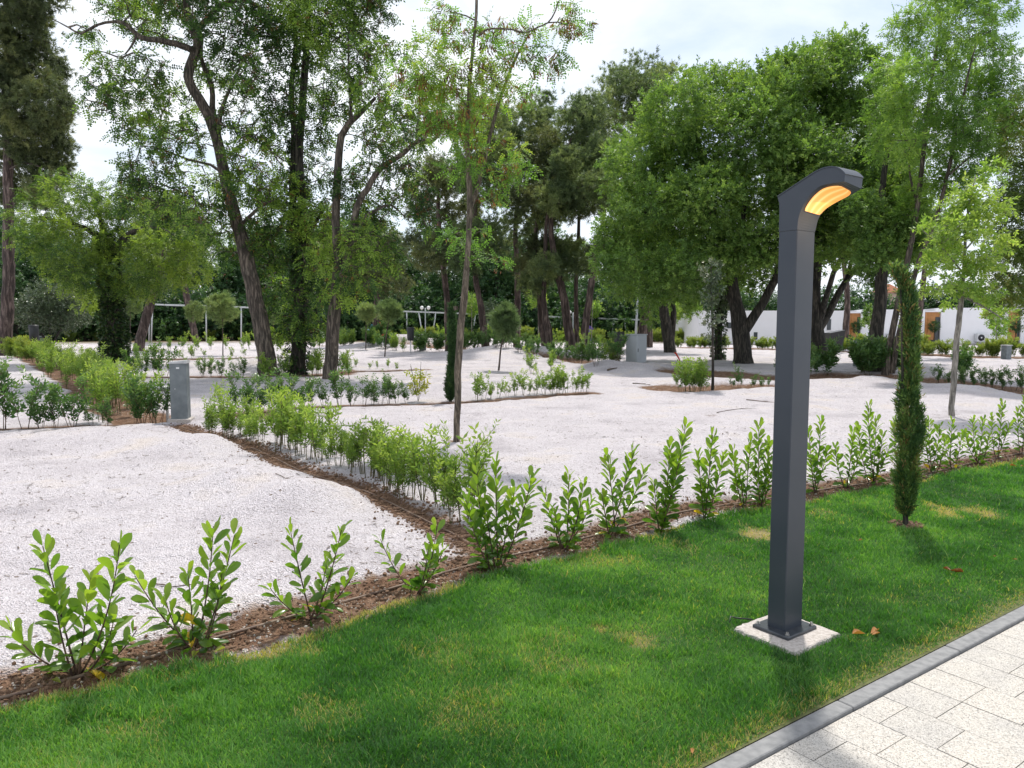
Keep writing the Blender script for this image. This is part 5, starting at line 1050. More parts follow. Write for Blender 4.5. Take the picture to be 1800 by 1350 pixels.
PR_B = [shrub_proto('dark_leaved_shrub', 20 + i, .75, 3 + i % 3, 'lf_privet_dark', TPS, .38, .25, .085, 'stem', .16) for i in range(7)]
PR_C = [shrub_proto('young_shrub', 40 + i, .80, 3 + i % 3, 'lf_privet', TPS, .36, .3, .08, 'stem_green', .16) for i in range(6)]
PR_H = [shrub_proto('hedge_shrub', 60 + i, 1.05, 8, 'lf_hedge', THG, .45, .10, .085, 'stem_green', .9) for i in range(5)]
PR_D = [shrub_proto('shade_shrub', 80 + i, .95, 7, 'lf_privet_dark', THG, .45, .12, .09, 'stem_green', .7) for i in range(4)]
used = set()
def put(protos, loc, s, label, group, hmul=1.0):
    p = random.choice(protos); rz = random.uniform(0, 6.28)
    if p.name in used: o = copy_thing(p, loc, rz, s, label, s * hmul)
    else: used.add(p.name); o = p; o.location = Vector([float(v) for v in loc]); o.rotation_euler = (0, 0, rz); o.scale = (s, s, s * hmul); o['label'] = label
    o['category'] = 'shrub'; o['group'] = group; return o
def row(P, sp, protos, label, group, jit=.08, smin=.75, smax=1.2, skip=0.0, hm=(.85, 1.15)):
    seg = np.concatenate([[0], np.cumsum(np.hypot(*np.diff(P, axis=0).T))]); s = sp * .5; n = 0
    while s < seg[-1]:
        x = np.interp(s, seg, P[:, 0]) + random.gauss(0, jit); y = np.interp(s, seg, P[:, 1]) + random.gauss(0, jit)
        if random.random() >= skip: put(protos, (x, y, float(gh(x, y)) - .01), random.uniform(smin, smax), label % ordinal(n + 1), group, random.uniform(*hm)); n += 1
        s += sp * random.uniform(.7, 1.3)
    return n
N_ = 0
HA = PL([(345, 768), (420, 778), (500, 805), (575, 830), (650, 862), (720, 890), (790, 925), (812, 938)]) + np.array([.12, .10])
N_ += row(HA, .125, PR_A2, 'light green shrub, %s from the grey pedestal in the near dense diagonal hedge', 'diagonal hedge shrubs near the camera', .085, .55, 1.15)
def singles(pts, protos, labf, group, h0, hs=None):
    for i, p in enumerate(pts):
        g = G(p[0], p[1]); z = gz(g); top = W(p[0], p[2], g[1])[2] - z; put(protos, (g[0], g[1], z - .01), max(.35, top / h0), labf(i, p), group)
o12 = ['first', 'second', 'third', 'fourth', 'fifth', 'sixth', 'seventh', 'eighth', 'ninth', 'tenth', 'eleventh', 'twelfth', 'thirteenth', 'fourteenth', 'fifteenth', 'sixteenth']
singles([(6, 756, 640), (44, 756, 655), (72, 755, 690), (100, 754, 680), (128, 754, 665), (160, 752, 705), (190, 752, 700), (236, 749, 690), (252, 748, 655), (277, 747, 668)], PR_B, lambda i, p: 'dark leafy shrub, %s from the left edge in the row beside the grey pedestal' % o12[i], 'shrubs left of the grey pedestal', .75)
singles([(430, 733, 655), (455, 730, 665), (478, 726, 650), (505, 725, 655), (527, 723, 660), (549, 719, 670), (572, 717, 660), (598, 716, 650), (618, 716, 668), (640, 714, 658), (655, 713, 672), (668, 712, 655), (684, 711, 664), (698, 711, 672), (716, 710, 668)], PR_B, lambda i, p: 'loose dark green shrub, %s from the left in the row behind the diagonal hedge' % o12[i], 'loose shrubs left of the young robinia', .75)
singles([(838, 706, 640), (850, 705, 655), (862, 703, 668), (876, 702, 664), (891, 700, 662), (906, 699, 655), (920, 698, 650), (930, 697, 668), (942, 697, 655)], PR_C, lambda i, p: 'light green shrub, %s right of the young robinia trunk in the mid row' % o12[i], 'shrubs right of the young robinia', .8)
singles([(958, 695, 645), (968, 695, 650), (978, 694, 643), (988, 694, 642), (998, 693, 645), (1008, 692, 650), (1017, 692, 648), (1027, 691, 643)], PR_C, lambda i, p: 'light green shrub, %s from the left in the dense clump ending the mid row' % o12[i], 'dense clump at the end of the mid row', .8)
DH = PL([(-40, 606), (10, 615), (60, 634), (120, 664), (170, 697), (225, 732), (248, 745)])
N_ += row(DH[2:][::-1], .36, PR_A2 + PR_A[:2], 'yellow-green shrub, %s from the near end of the receding left hedge', 'receding diagonal hedge at left', .24, 1.0, 1.5)
N_ += row(DH[:3], .8, PR_H, 'bushy yellow-green shrub, %s from the left edge beyond the receding left hedge', 'far end of the left hedge', .4, .6, .85)
singles([(232, 664, 610), (252, 664, 622), (275, 665, 605), (288, 664, 600), (355, 664, 630), (372, 665, 634), (386, 665, 628), (412, 664, 634), (425, 665, 630), (500, 662, 625), (556, 660, 615), (598, 658, 620), (604, 656, 628)], PR_B, lambda i, p: 'dark shrub, %s from the left at the foot line of the three grouped trees' % o12[i], 'shrubs on the foot line of the grouped trees', .75)
singles([(626, 652, 632), (650, 652, 638), (664, 651, 636), (682, 650, 628), (697, 652, 632)], PR_C, lambda i, p: 'small low green shrub, %s from the left on the gravel right of the forked tree' % o12[i], 'small shrubs right of the forked tree', .8)
singles([(237, 632, 604), (256, 632, 610), (272, 632, 600), (285, 632, 606), (300, 632, 612), (318, 633, 610), (338, 632, 606), (360, 631, 612), (408, 631, 610), (430, 630, 608), (498, 630, 608)], PR_C, lambda i, p: 'light shrub, %s from the left in the far row beyond the grey pedestal top' % o12[i], 'far light shrubs beyond the pedestal', .8)
singles([(240 + 26 * k + (k * 7) % 11, 645 + (k * 5) % 6, 618 + (k * 13) % 14) for k in range(13)], PR_C, lambda i, p: 'thin light shrub, %s from the left in the sparse row behind the pedestal' % o12[i], 'sparse row behind the pedestal', .8)
N_ += row(PL([(585, 610), (700, 618), (800, 622)]), .55, PR_C + PR_D, 'grey-green shrub, %s from the left on the gravel ridge behind the young pines', 'hedge on the gravel ridge', .5, .9, 1.25)
N_ += row(PL([(800, 620), (900, 632), (1000, 638), (1040, 642)]), .30, PR_B, 'grey-green shrub, %s from the left in the band behind the reddish young pine', 'hedge band behind the reddish young pine', .3, .9, 1.25)
N_ += row(PL([(700, 606), (900, 612), (1100, 616)]), .8, PR_C, 'light young shrub, %s from the left in the sparse row before the far hedge', 'sparse row before the far hedge', .5, 1.0, 1.4)
N_ += row(PL([(250, 617), (420, 616), (600, 616)]), .85, PR_C, 'light young shrub, %s from the left in the sparse row below the left canopy', 'sparse row below the left canopy', .4, .9, 1.3)
N_ += row(PL([(1035, 650), (1062, 652), (1088, 652)]), .34, PR_B, 'grey-green shrub, %s from the left in the thick patch left of the grey cabinet', 'thick shrub patch left of the grey cabinet', .25, 1.1, 1.5)
singles([(1040, 640, 590), (1060, 645, 598), (1075, 648, 592), (1086, 648, 602), (905, 625, 585), (935, 660, 612), (968, 655, 610)], PR_C, lambda i, p: 'tall light green shrub, %s from the left among the grey-green ones around the cabinet' % o12[i], 'taller light shrubs near the cabinet', .8)
singles([(1198, 690, 640), (1204, 691, 628), (1210, 689, 622), (1216, 691, 620), (1222, 690, 626), (1229, 691, 632), (1236, 690, 640)], PR_C, lambda i, p: 'green shrub stem tuft, %s from the left in the clump beside the slender sapling' % o12[i], 'clump beside the slender sapling', .8)
singles([(1288, 683, 664), (1300, 684, 640), (1322, 684, 655), (1338, 684, 662), (1352, 683, 660)], PR_B, lambda i, p: 'small shrub, %s from the left at the foot of the big forked trunk' % o12[i], 'small shrubs by the forked trunk', .75)
N_ += row(PL([(1440, 662), (1500, 662), (1560, 660), (1640, 668)]), .45, PR_D, 'dark green shrub, %s from the left in the shaded hedge behind the slim cypress', 'shaded hedge behind the cypress', .35, .8, 1.15)
N_ += row(PL([(1375, 668), (1440, 664)]), .5, PR_B, 'sparse dark shrub, %s from the left in the shaded strip behind the lamp post', 'shaded strip behind the lamp', .3, .9, 1.2)
singles([(1648, 676, 640), (1665, 678, 650), (1690, 680, 645), (1712, 682, 640), (1728, 684, 650), (1745, 685, 646), (1763, 686, 642), (1782, 688, 640), (1797, 689, 650)], PR_B, lambda i, p: 'small dark shrub, %s from the left on the brown bank right of the staked sapling' % o12[i], 'shrubs on the brown bank at right', .75)
N_ += row(PL([(560, 600), (640, 600), (900, 602), (1225, 604)]), .62, PR_H, 'yellow-green shrub, %s from the left in the long far hedge before the canopies', 'long far hedge before the canopies', .6, .75, 1.1)
N_ += row(PL([(420, 600), (560, 598)]), 1.6, PR_H, 'yellow-green shrub, %s from the left in the far hedge left of the forked tree', 'far hedge left of the forked tree', .5, .7, 1.0)
N_ += row(PL([(100, 601), (210, 600)]), 1.7, PR_H, 'yellow-green shrub, %s from the left in the far hedge behind the dark bush', 'far hedge behind the dark bush', .5, .6, .9)
N_ += row(PL([(1180, 612), (1330, 614), (1440, 618), (1560, 622), (1700, 628), (1860, 632)]), .50, PR_H, 'yellow-green shrub, %s from the left in the hedge before the white cabins', 'hedge before the white cabins', .35, .6, .78)
print('row shrubs', N_)
# low bushes on the far bank at left
for i, (px, py, sc_) in enumerate([(305, 598, 1.2), (318, 599, 1.4), (333, 598, 1.1), (420, 598, 1.0), (442, 599, 1.0), (372, 600, .8)]):
    g = G(px, py); put(PR_H, (g[0], g[1], gz(g)), sc_, 'green shrub, %s from the left under the left white canopy' % o12[i], 'shrubs under the left canopy')
# drooping yellow plant in the mid row
g = G(735, 708); t = thing('yellow_plant', 'tall thin plant with drooping yellow leaves in the mid shrub row', 'plant', (g[0], g[1], gz(g)))
ch = []; P = []; D = []
for k in range(5):
    a = k * 1.3; tip = np.array([math.cos(a) * .18, math.sin(a) * .15, .62 + .05 * k]); c = np.linspace(0, 1, 6)[:, None] * tip; ch.append(np.concatenate([c, np.full((6, 1), .004)], 1))
    for q in range(10): u = random.uniform(.2, 1); P.append(c[-1] * u * .9 + np.random.default_rng(q).normal(0, .02, 3)); D.append(np.array([random.gauss(0, 1), random.gauss(0, 1), -.5 if u > .6 else .3]))
V, Fc = tubes(ch, 3); link('stems', mesh('stems', V, [Fc], M['stem_green']), t); scatter('foliage', TPS, np.array(P), np.array(D), np.full(len(P), 1.2), M['lf_yucca'], t)
# shrubs round the trunks of the group
for i, (px, py, s) in enumerate([(560, 662, 1.3), (548, 664, 1.0), (498, 668, .9), (470, 672, 1.1), (615, 668, 1.0)]):
    g = G(px, py); put(PR_C, (g[0], g[1], gz(g)), s, 'bushy light green shrub, %s placed against the trunks of the three grouped trees' % o12[i], 'shrubs against the grouped trunks')

# ------------------------------------------------------------------ pedestals, bins, cabinet
def at(px, py): g = G(px, py); g[2] = gz(g); return g
g = at(319, 747); t = thing('power_pedestal', 'grey metal power pedestal standing at the corner of the hedge rows', 'pedestal', g, rz=rad(12))
B().box((0, 0, .49), (.25, .24, .90), 0, .008).obj('body', M['ped'], t); B().box((0, 0, .018), (.34, .34, .09), 0, .01).obj('concrete_base', M['concrete'], t)
V = [(-.135, -.13, .94), (.135, -.13, .94), (.135, .13, .94), (-.135, .13, .94), (-.125, -.12, .965), (.135, -.12, .99), (.135, .12, .99), (-.125, .12, .965)]
B().add(V, [(3, 2, 1, 0), (4, 5, 6, 7), (0, 1, 5, 4), (1, 2, 6, 5), (2, 3, 7, 6), (3, 0, 4, 7)]).obj('cap', M['ped_top'], t)
B().box((.0, -.1215, .87), (.045, .004, .025)).obj('sticker', M['white_plast'], t); B().tube([(-.05, -.1205, .54), (-.05, -.130, .54)], .008, 8).obj('lock', M['steel'], t)
g = at(295, 745); t = thing('wash_basin', 'small white basin on a thin post half hidden behind the grey pedestal', 'basin', g)
B().tube([(0, 0, -.05), (0, 0, .5)], .022, 10).obj('post', M['white_plast'], t, True); B().add(*(lambda b: (b.V, b.F))(B().tube([(-.02, 0, .5), (-.02, 0, .56), (-.02, 0, .58)], [.06, .14, .145], 16))).obj('bowl', M['white_plast'], t, True)
def bin_(px, py, label, h=.62, pole=.45, w_=.32, white=False):
    g = at(px, py); t = thing('litter_bin', label, 'bin', g, 'black litter bins'); B().tube([(0, 0, -.05), (0, 0, pole + .1)], .03, 8).obj('post', M['white_plast'], t, True)
    b = B(); b.tube([(0, 0, pole), (0, 0, pole + .06), (0, 0, pole + h), (0, 0, pole + h + .04)], [w_ * .36, w_ * .46, w_ * .5, w_ * .42], 14); b.obj('body', M['black'], t, True); B().tube([(0, 0, pole + h * .93), (0, 0, pole + h * .97)], w_ * .52, 14).obj('rim', M['black'], t, True)
g = at(1088, 648); t = thing('litter_bin', 'black box litter bin on a post left of the grey cabinet', 'bin', g, 'black litter bins', rad(20)); B().box((0, 0, .95), (.30, .24, .50), 0, .01).obj('body', M['black'], t); B().tube([(0, 0, -.1), (0, 0, .72)], .03, 8).obj('post', M['white_plast'], t, True); B().box((0, -.02, 1.215), (.32, .27, .02)).obj('lid', M['black'], t)
bin_(62, 628, 'black rounded litter bin by the dark bush at far left', .7, .75, .42)
bin_(722, 624, 'black oval litter bin behind the young pines', .62, .62, .36)
bin_(1137, 609, 'small black bin seen between the leaning trunks right of the lamp pole', .7, .5, .45)
g = at(1466, 622); t = thing('planter', 'black square planter in front of the second white cabin', 'planter', g); V = [(-.28, -.28, .1), (.28, -.28, .1), (.28, .28, .1), (-.28, .28, .1), (-.38, -.38, 1.0), (.38, -.38, 1.15), (.38, .38, 1.15), (-.38, .38, 1.0)]
B().add(V, [(3, 2, 1, 0), (4, 5, 6, 7), (0, 1, 5, 4), (1, 2, 6, 5), (2, 3, 7, 6), (3, 0, 4, 7)]).obj('pot', M['black'], t); B().box((0, 0, .03), (.3, .3, .2)).obj('foot', M['black'], t)
g = at(1118, 648); t = thing('utility_cabinet', 'large light grey utility cabinet on the gravel mound', 'cabinet', g, rz=rad(38)); B().box((0, 0, .5), (.50, .52, 1.15), 0, .01).obj('body', M['cab_grey'], t)
B().box((0, 0, 1.09), (.54, .56, .03)).obj('lid', M['cab_grey'], t); B().box((-.2, -.266, .55), (.02, .02, .12)).obj('handle', M['black'], t); B().box((0, -.262, .53), (.46, .006, 1.0)).obj('door', M['cab_grey'], t)
def ped(px, py, top, w_, label, cat='pedestal'):
    g = at(px, py); h = W(px, top, g[1])[2] - g[2]; ww = w_ * g[1] / F; t = thing('power_pedestal', label, cat, g, 'small grey pedestals', random.uniform(-.3, .3))
    B().box((0, 0, h / 2 - .05), (ww, ww * .9, h + .06), 0, .01).obj('body', M['ped'], t); B().box((0, 0, h), (ww * 1.12, ww * 1.05, .035)).obj('cap', M['ped_top'], t)
ped(81, 616, 591, 15, 'small dark pedestal with a pale cap right of the far left bin')
ped(540, 594, 571, 9, 'small grey pedestal between the ivy-clad and forked trees'); ped(743, 618, 588, 11, 'small blue-grey pedestal right of the oval bin')
ped(1505, 645, 599, 10, 'small grey pedestal in the shaded hedge left of the dark trunk'); ped(1768, 634, 607, 12, 'dark pedestal with a white cap in front of the last cabins')
g = at(1195, 646); t = B().tube([(-.1, 0, -.1), (.0, 0, .1), (-.04, 0, .25), (-.14, 0, .42), (-.2, 0, .46)], .03, 8).obj('red_hose', M['red'], None, True, loc=g); tag(t, 'short bent red conduit sticking out of the ground right of the grey cabinet', 'conduit')

# ------------------------------------------------------------------ white canopies and posts
def canopy(label, x0, y0, x1, y1, Yd, legs, gnd=.0):
    a = W(x0, y0, Yd); b_ = W(x1, y1, Yd); t = thing('shade_canopy', label, 'canopy', (a[0], Yd, 0), 'white steel canopies'); o = np.array([a[0], Yd, 0])
    for dy in (0, 2.2):
        d = B(); p = a - o + np.array([0, dy, 0]); q = b_ - o + np.array([0, dy, 0]); hh = .06
        V = [(p[0], p[1] - .06, p[2] - hh), (q[0], q[1] - .06, q[2] - hh), (q[0], q[1] + .06, q[2] - hh), (p[0], p[1] + .06, p[2] - hh), (p[0], p[1] - .06, p[2] + hh), (q[0], q[1] - .06, q[2] + hh), (q[0], q[1] + .06, q[2] + hh), (p[0], p[1] + .06, p[2] + hh)]
        d.add(V, [(3, 2, 1, 0), (4, 5, 6, 7), (0, 1, 5, 4), (1, 2, 6, 5), (2, 3, 7, 6), (3, 0, 4, 7)]).obj('beam', M['frame'], t)
    for (lx0, ly0, lx1, ly1) in legs:
        p = W(lx0, ly0, Yd) - o; q = W(lx1, ly1, Yd) - o; dz = (q - p) / (q[2] - p[2]); q = p + dz * (-p[2]); B().tube([q, p], .055, 8).obj('leg', M['frame'], t, True)
canopy('white steel shade canopy frame behind the ivy trunk tree at left', 268, 535, 432, 540, 58, [(268, 536, 266, 600), (263, 545, 262, 600), (424, 540, 424, 590), (362, 538, 363, 600)])
canopy('white steel canopy beam with slanted legs behind the thin cypress', 704, 547, 868, 553, 62, [(736, 549, 742, 585), (766, 550, 761, 585), (836, 552, 831, 585), (715, 548, 715, 585)])
canopy('longest white canopy beam with slanted legs behind the pine group', 950, 556, 1146, 563, 62, [(953, 557, 959, 590), (988, 557, 983, 590), (1043, 560, 1049, 590), (1080, 561, 1075, 590), (1097, 561, 1102, 590), (1144, 562, 1150, 590)])
canopy('short white canopy with slanted legs beside the first white cabin', 1170, 563, 1226, 565, 64, [(1186, 564, 1184, 590), (1192, 564, 1198, 590)])
g = at(1117, 604); t = thing('lamp_pole', 'tall plain grey lamp pole behind the grey cabinet', 'lamp pole', g); hh = W(1119, 524, g[1])[2]; B().tube([(0, 0, 0), (.12, 0, hh)], [.11, .07], 10).obj('pole', M['galv'], t, True); B().box((.35, 0, hh), (.55, .2, .08)).obj('lamp_head', M['white_plast'], t)
g = at(280, 596); t = thing('lamp_pole', 'thin pale pole in front of the left white canopy', 'lamp pole', g); B().tube([(0, 0, 0), (0, 0, 6.2)], [.10, .06], 10).obj('pole', M['galv'], t, True); B().box((.3, 0, 6.2), (.6, .2, .08)).obj('lamp_head', M['white_plast'], t)
g = at(597, 600); t = thing('lamp_pole', 'thin pale pole right behind the forked tree trunk', 'lamp pole', g); B().tube([(0, 0, 0), (0, 0, 4.2)], [.07, .05], 10).obj('pole', M['galv'], t, True); B().box((.3, 0, 4.2), (.5, .2, .08)).obj('lamp_head', M['white_plast'], t)
def globes(px, py, top, label, n=2):
    Yd = 56; a = W(px, 600, Yd); h = W(px, top, Yd)[2]; t = thing('globe_lamp', label, 'lamp', (a[0], Yd, 0), 'white globe lamps'); B().tube([(0, 0, 0), (0, 0, h)], .04, 8).obj('pole', M['galv'], t, True)
    for sx in ((-.25, .25) if n == 2 else (0,)):
        B().tube([(0, 0, h - .3), (sx, 0, h - .3), (sx, 0, h - .12)], .025, 6).obj('arm', M['galv'], t, True); B().sphere((sx, 0, h), .14).obj('globe', M['globe'], t, True)
globes(748, 600, 541, 'twin white globe lamp above the canopy beam right of the young pines'); globes(1007, 600, 549, 'white globe lamp among the reddish pine trunks')
# fence
Yd = 65; x0 = W(690, 600, Yd)[0]; x1 = W(1235, 600, Yd)[0]; t = thing('wire_fence', 'dark green wire mesh fence behind the white canopies', 'fence', (x0, Yd, 0)); b = B()
for k in range(10): b.tube([(0, 0, .15 + k * .19), (x1 - x0, 0, .15 + k * .19)], .012, 4)
for k in range(120): xx = (x1 - x0) * k / 119; b.tube([(xx, .02, .05), (xx, .02, 1.9)], .006, 3)
b.obj('mesh_panel', M['wire'], t)
for k in range(13): xx = (x1 - x0) * k / 12; B().box((xx, .06, 1.0), (.07, .07, 2.0)).obj('post', M['wire'], t)

# ------------------------------------------------------------------ cabins
def cabin(label, xw0, xw1, xp1, top, Yd, win=None, depth=7.5, ac=None):
    a = W(xw0, 600, Yd)[0]; b_ = W(xw1, 600, Yd)[0]; zt = W(900, top, Yd)[2]; wd = b_ - a
    t = thing('cabin', label, 'cabin', (a, Yd, 0), 'white flat-roofed cabins'); d = B()
    V = [(0, 0, 0), (wd, 0, 0), (wd, depth, 0), (0, depth, 0), (0, 0, zt), (wd, 0, zt), (wd, depth, zt - .25), (0, depth, zt - .25)]
    d.add(V, [(3, 2, 1, 0), (4, 5, 6, 7), (0, 1, 5, 4), (1, 2, 6, 5), (2, 3, 7, 6), (3, 0, 4, 7)]).obj('wall', M['white_wall'], t)
    if xp1:
        e = W(xp1, 600, Yd + .5)[0] - a; wp = e - wd - .06
        B().box((wd + .03 + wp / 2, .20, (zt - .18) / 2), (wp, .10, zt - .18)).obj('timber_porch_wall', M['wood_panel'], t); B().box((wd + .03 + wp / 2, .35, zt - .13), (wp, .7, .09)).obj('porch_roof', M['white_wall'], t)
        for k in range(2): B().box((wd + .03 + wp * (.35 + .4 * k), .14, 1.0), (wp * .26, .03, 1.9)).obj('door_panel', M['glass_dark' if k else 'wood_panel'], t)
        B().box((wd + .10, .06, zt / 2 - .1), (.09, .06, zt - .25)).obj('porch_post', M['wood_panel'], t)
    if win:
        for (px0, py0, px1, py1) in win:
            p = W(px0, py0, Yd); q = W(px1, py1, Yd); f = B().box(((p[0] + q[0]) / 2 - a, -.02, (p[2] + q[2]) / 2), (q[0] - p[0], .05, p[2] - q[2])).obj('window', M['glass_dark'], t)
            B().box(((p[0] + q[0]) / 2 - a, -.03, q[2] - .04), (q[0] - p[0] + .12, .08, .05)).obj('sill', M['white_plast'], f)
    B().box((wd / 2, .0, .06), (wd + .04, .06, .16)).obj('plinth', M['concrete'], t)
    return t
cabin('white cabin behind the big forked tree, left of the lamp post', 1226, 1376, None, 546, 51, [(1278, 567, 1285, 577), (1325, 584, 1331, 597)])
cabin('white cabin with a timber porch panel just right of the lamp post', 1378, 1490, 1512, 546, 51, [(1454, 561, 1460, 580)])
cabin('white cabin partly behind the dark rough trunk', 1512, 1624, 1650, 544, 51)
cabin('white cabin with an air conditioner right of the slim cypress', 1652, 1770, 1792, 541, 51)
cabin('white cabin cut by the right edge of the picture', 1793, 1910, 1930, 541, 51)
def acu(px, label, Yd):
    a = W(px, 600, Yd)[0]; t = thing('air_conditioner', label, 'air conditioner', (a, Yd - .22, .25), 'air conditioners on the cabins'); B().box((0, 0, .3), (.82, .32, .55), 0, .02).obj('housing', M['ac'], t)
    B().tube([(-.14, -.165, .3), (-.14, -.19, .3)], .22, 20).obj('fan_grille', M['black'], t, True); B().tube([(-.14, -.19, .3), (-.14, -.20, .3)], .05, 10).obj('hub', M['ac'], t); B().box((-.25, 0, .01), (.05, .3, .05)).obj('foot', M['black'], t); B().box((.25, 0, .01), (.05, .3, .05)).obj('foot', M['black'], t)
acu(1722, 'outdoor air conditioner on the wall of the fourth cabin', 51); acu(1566, 'outdoor air conditioner near the dark trunk', 51)
def potted(px, Yd, label):
    a = W(px, 600, Yd)[0]; t = thing('potted_tree', label, 'potted plant', (a, Yd, 0), 'potted trees on the porches'); B().tube([(0, 0, 0), (0, 0, .4)], [.14, .2], 12).obj('pot', M['black'], t, True); B().tube([(0, 0, .3), (.03, 0, 1.1)], .025, 6).obj('stem', M['bark_dark'], t, True)
    n = 130; d = rng.normal(0, 1, (n, 3)); d /= np.linalg.norm(d, axis=1, keepdims=True); scatter('foliage', TPS, d * rng.uniform(.1, .32, (n, 1)) + np.array([0, 0, 1.3]), d, np.full(n, 1.5), M['lf_dark'], t)
potted(1641, 50.7, 'small round potted tree on the porch of the third cabin'); potted(1784, 50.7, 'small potted tree on the porch of the fourth cabin'); potted(1505, 50.7, 'small potted plant at the porch just right of the lamp post')

# small staked trees in front of the cabins and canopies
def small_tree(label, bx, by, cl, r=.03, leaf='lf_sapling', nat=60):
    Yd = G(bx, by)[1]; top = min(c[1] - c[3] for c in cl); tree('small_tree', label, 'tree', [px_limb([(bx, by, r), (bx + .3, (by + top) / 2, r * .8), (cl[0][0], top + 4, r * .3)], Yd)], px_clumps(cl, Yd), 'bigleaf', nat, 7, 'stake', leaf, 1.5, 'newly planted small trees', spread=.1, step=.3, twig=.008)
small_tree('small newly planted tree with bright leaves in front of the last cabins', 1751, 616, [(1745, 548, 15, 12), (1758, 575, 12, 16), (1742, 560, 12, 10)])
small_tree('small newly planted tree against the dark-trunk cabin wall', 1530, 612, [(1528, 552, 9, 14), (1526, 566, 6, 5)], .02, 'lf_privet', 36)
small_tree('small bright tree right of the globe lamp', 1040, 604, [(1043, 542, 12, 15)], .03)
small_tree('small bright tree above the hedge beside the first cabin', 1186, 604, [(1186, 549, 11, 14)], .03); small_tree('small bright tree left of the first cabin corner', 1222, 606, [(1222, 548, 8, 14)], .03)
small_tree('small tree with a pale stem among the pines behind the reddish young pine', 946, 604, [(944, 520, 18, 22), (950, 490, 12, 14)], .035)
small_tree('small light tree behind the young robinia base', 829, 602, [(829, 540, 12, 16), (826, 522, 8, 8)], .03); small_tree('thin grey-leaved young tree beside the reddish young pine', 857, 604, [(857, 545, 10, 14)], .03, 'lf_silver')

# ------------------------------------------------------------------ vehicles
def van(px, Yd, label):
    a = W(px, 600, Yd)[0]; t = thing('van', label, 'van', (a, Yd, 0)); 
    prof = [(-.0, .35), (0, .95), (.75, 1.15), (1.35, 1.95), (1.6, 2.15), (5.0, 2.2), (5.05, .35)]
    B().prism(prof, -.95, .95).obj('body', M['car_white'], t)
    w_ = B(); V = [(-.82, .80, 1.22), (.82, .80, 1.22), (.74, 1.32, 1.92), (-.74, 1.32, 1.92)]; V = [(x, y - .03, z + .02) for x, y, z in V]; w_.add(V, [(0, 1, 2, 3)]).obj('windscreen', M['glass_dark'], t)
    for sx in (-1, 1): B().box((sx * .74, -.01, .85), (.3, .06, .2)).obj('headlight', M['headlight'], t)
    B().box((0, -.02, .78), (1.0, .05, .14)).obj('grille', M['black'], t); B().box((0, -.05, .48), (1.9, .14, .22)).obj('bumper', M['car_white'], t); B().box((0, -.13, .52), (.5, .01, .11)).obj('number_plate', M['white_plast'], t)
    for sx in (-1, 1): B().box((sx * 1.06, 1.0, 1.3), (.16, .1, .24)).obj('mirror', M['black'], t)
    for sx in (-1, 1):
        for y in (.9, 4.0): w = B().tube([(sx * .96 - sx * .24, y, .33), (sx * .97, y, .33)], .33, 18).obj('wheel', M['tyre'], t); B().tube([(sx * .97, y, .33), (sx * .98, y, .33)], .19, 14).obj('rim', M['galv'], w)
van(237, 80, 'white van parked facing the camera beyond the ivy trunk tree')
def car(px, Yd, label, rz=0):
    a = W(px, 600, Yd)[0]; t = thing('parked_car', label, 'car', (a, Yd, 0), 'parked cars beyond the pitches', rz); prof = [(-2.1, .3), (-2.15, .75), (-1.2, .95), (-.5, 1.42), (.9, 1.45), (1.7, 1.0), (2.1, .9), (2.1, .3)]
    B().prism(prof, -.86, .86).obj('body', M['car_white'], t); V = [(-.72, -1.16, 1.0), (.72, -1.16, 1.0), (.66, -.53, 1.40), (-.66, -.53, 1.40)]; V = [(x, y - .02, z + .012) for x, y, z in V]; B().add(V, [(0, 1, 2, 3)]).obj('windscreen', M['glass_dark'], t)
    for sx in (-1, 1):
        B().add([(sx * .865, -1.0, 1.0), (sx * .865, 1.5, 1.02), (sx * .865, .85, 1.38), (sx * .865, -.5, 1.36)], [(0, 1, 2, 3)]).obj('side_window', M['glass_dark'], t); B().box((sx * .65, -2.14, .68), (.32, .06, .15)).obj('headlight', M['headlight'], t)
        for y in (-1.3, 1.3): B().tube([(sx * .68, y, .31), (sx * .88, y, .31)], .31, 16).obj('wheel', M['tyre'], t)
car(381, 82, 'silver-white car parked under the left canopy behind the round-headed young pine', .15); car(88, 76, 'white car roof glimpsed behind the dark bush at left', 1.4); car(505, 80, 'pale car glimpsed left of the ivy-clad trunk', 1.2)

# play pieces and person-sized bits far behind
g = np.array([W(666, 600, 60)[0], 60, 0]); t = thing('play_toy', 'bright red pointed play piece behind the young pines', 'play equipment', g); B().add([(-.35, 0, .1), (.45, 0, .1), (.4, 0, 1.0), (-.0, 0, 1.75), (-.3, 0, 1.4), (-.35, .12, .1), (.45, .12, .1), (.4, .12, 1.0), (-.0, .12, 1.75), (-.3, .12, 1.4)], [(0, 1, 2, 3, 4), (9, 8, 7, 6, 5)] + [((i + 1) % 5, i, 5 + i, 5 + (i + 1) % 5) for i in range(5)]).obj('panel', M['red'], t); B().box((0, .06, .05), (.5, .3, .1)).obj('foot', M['galv'], t)
g = np.array([W(655, 600, 60)[0], 60, 0]); t = thing('play_rocker', 'small blue spring rocker left of the red play piece', 'play equipment', g); B().tube([(0, 0, 0), (0, 0, .5)], .12, 10).obj('spring', M['galv'], t, True); B().box((0, 0, .8), (.9, .2, .45), 0, .05).obj('seat_body', M['blue'], t); B().sphere((.05, 0, 1.2), .24).obj('head', M['blue'], t, True)
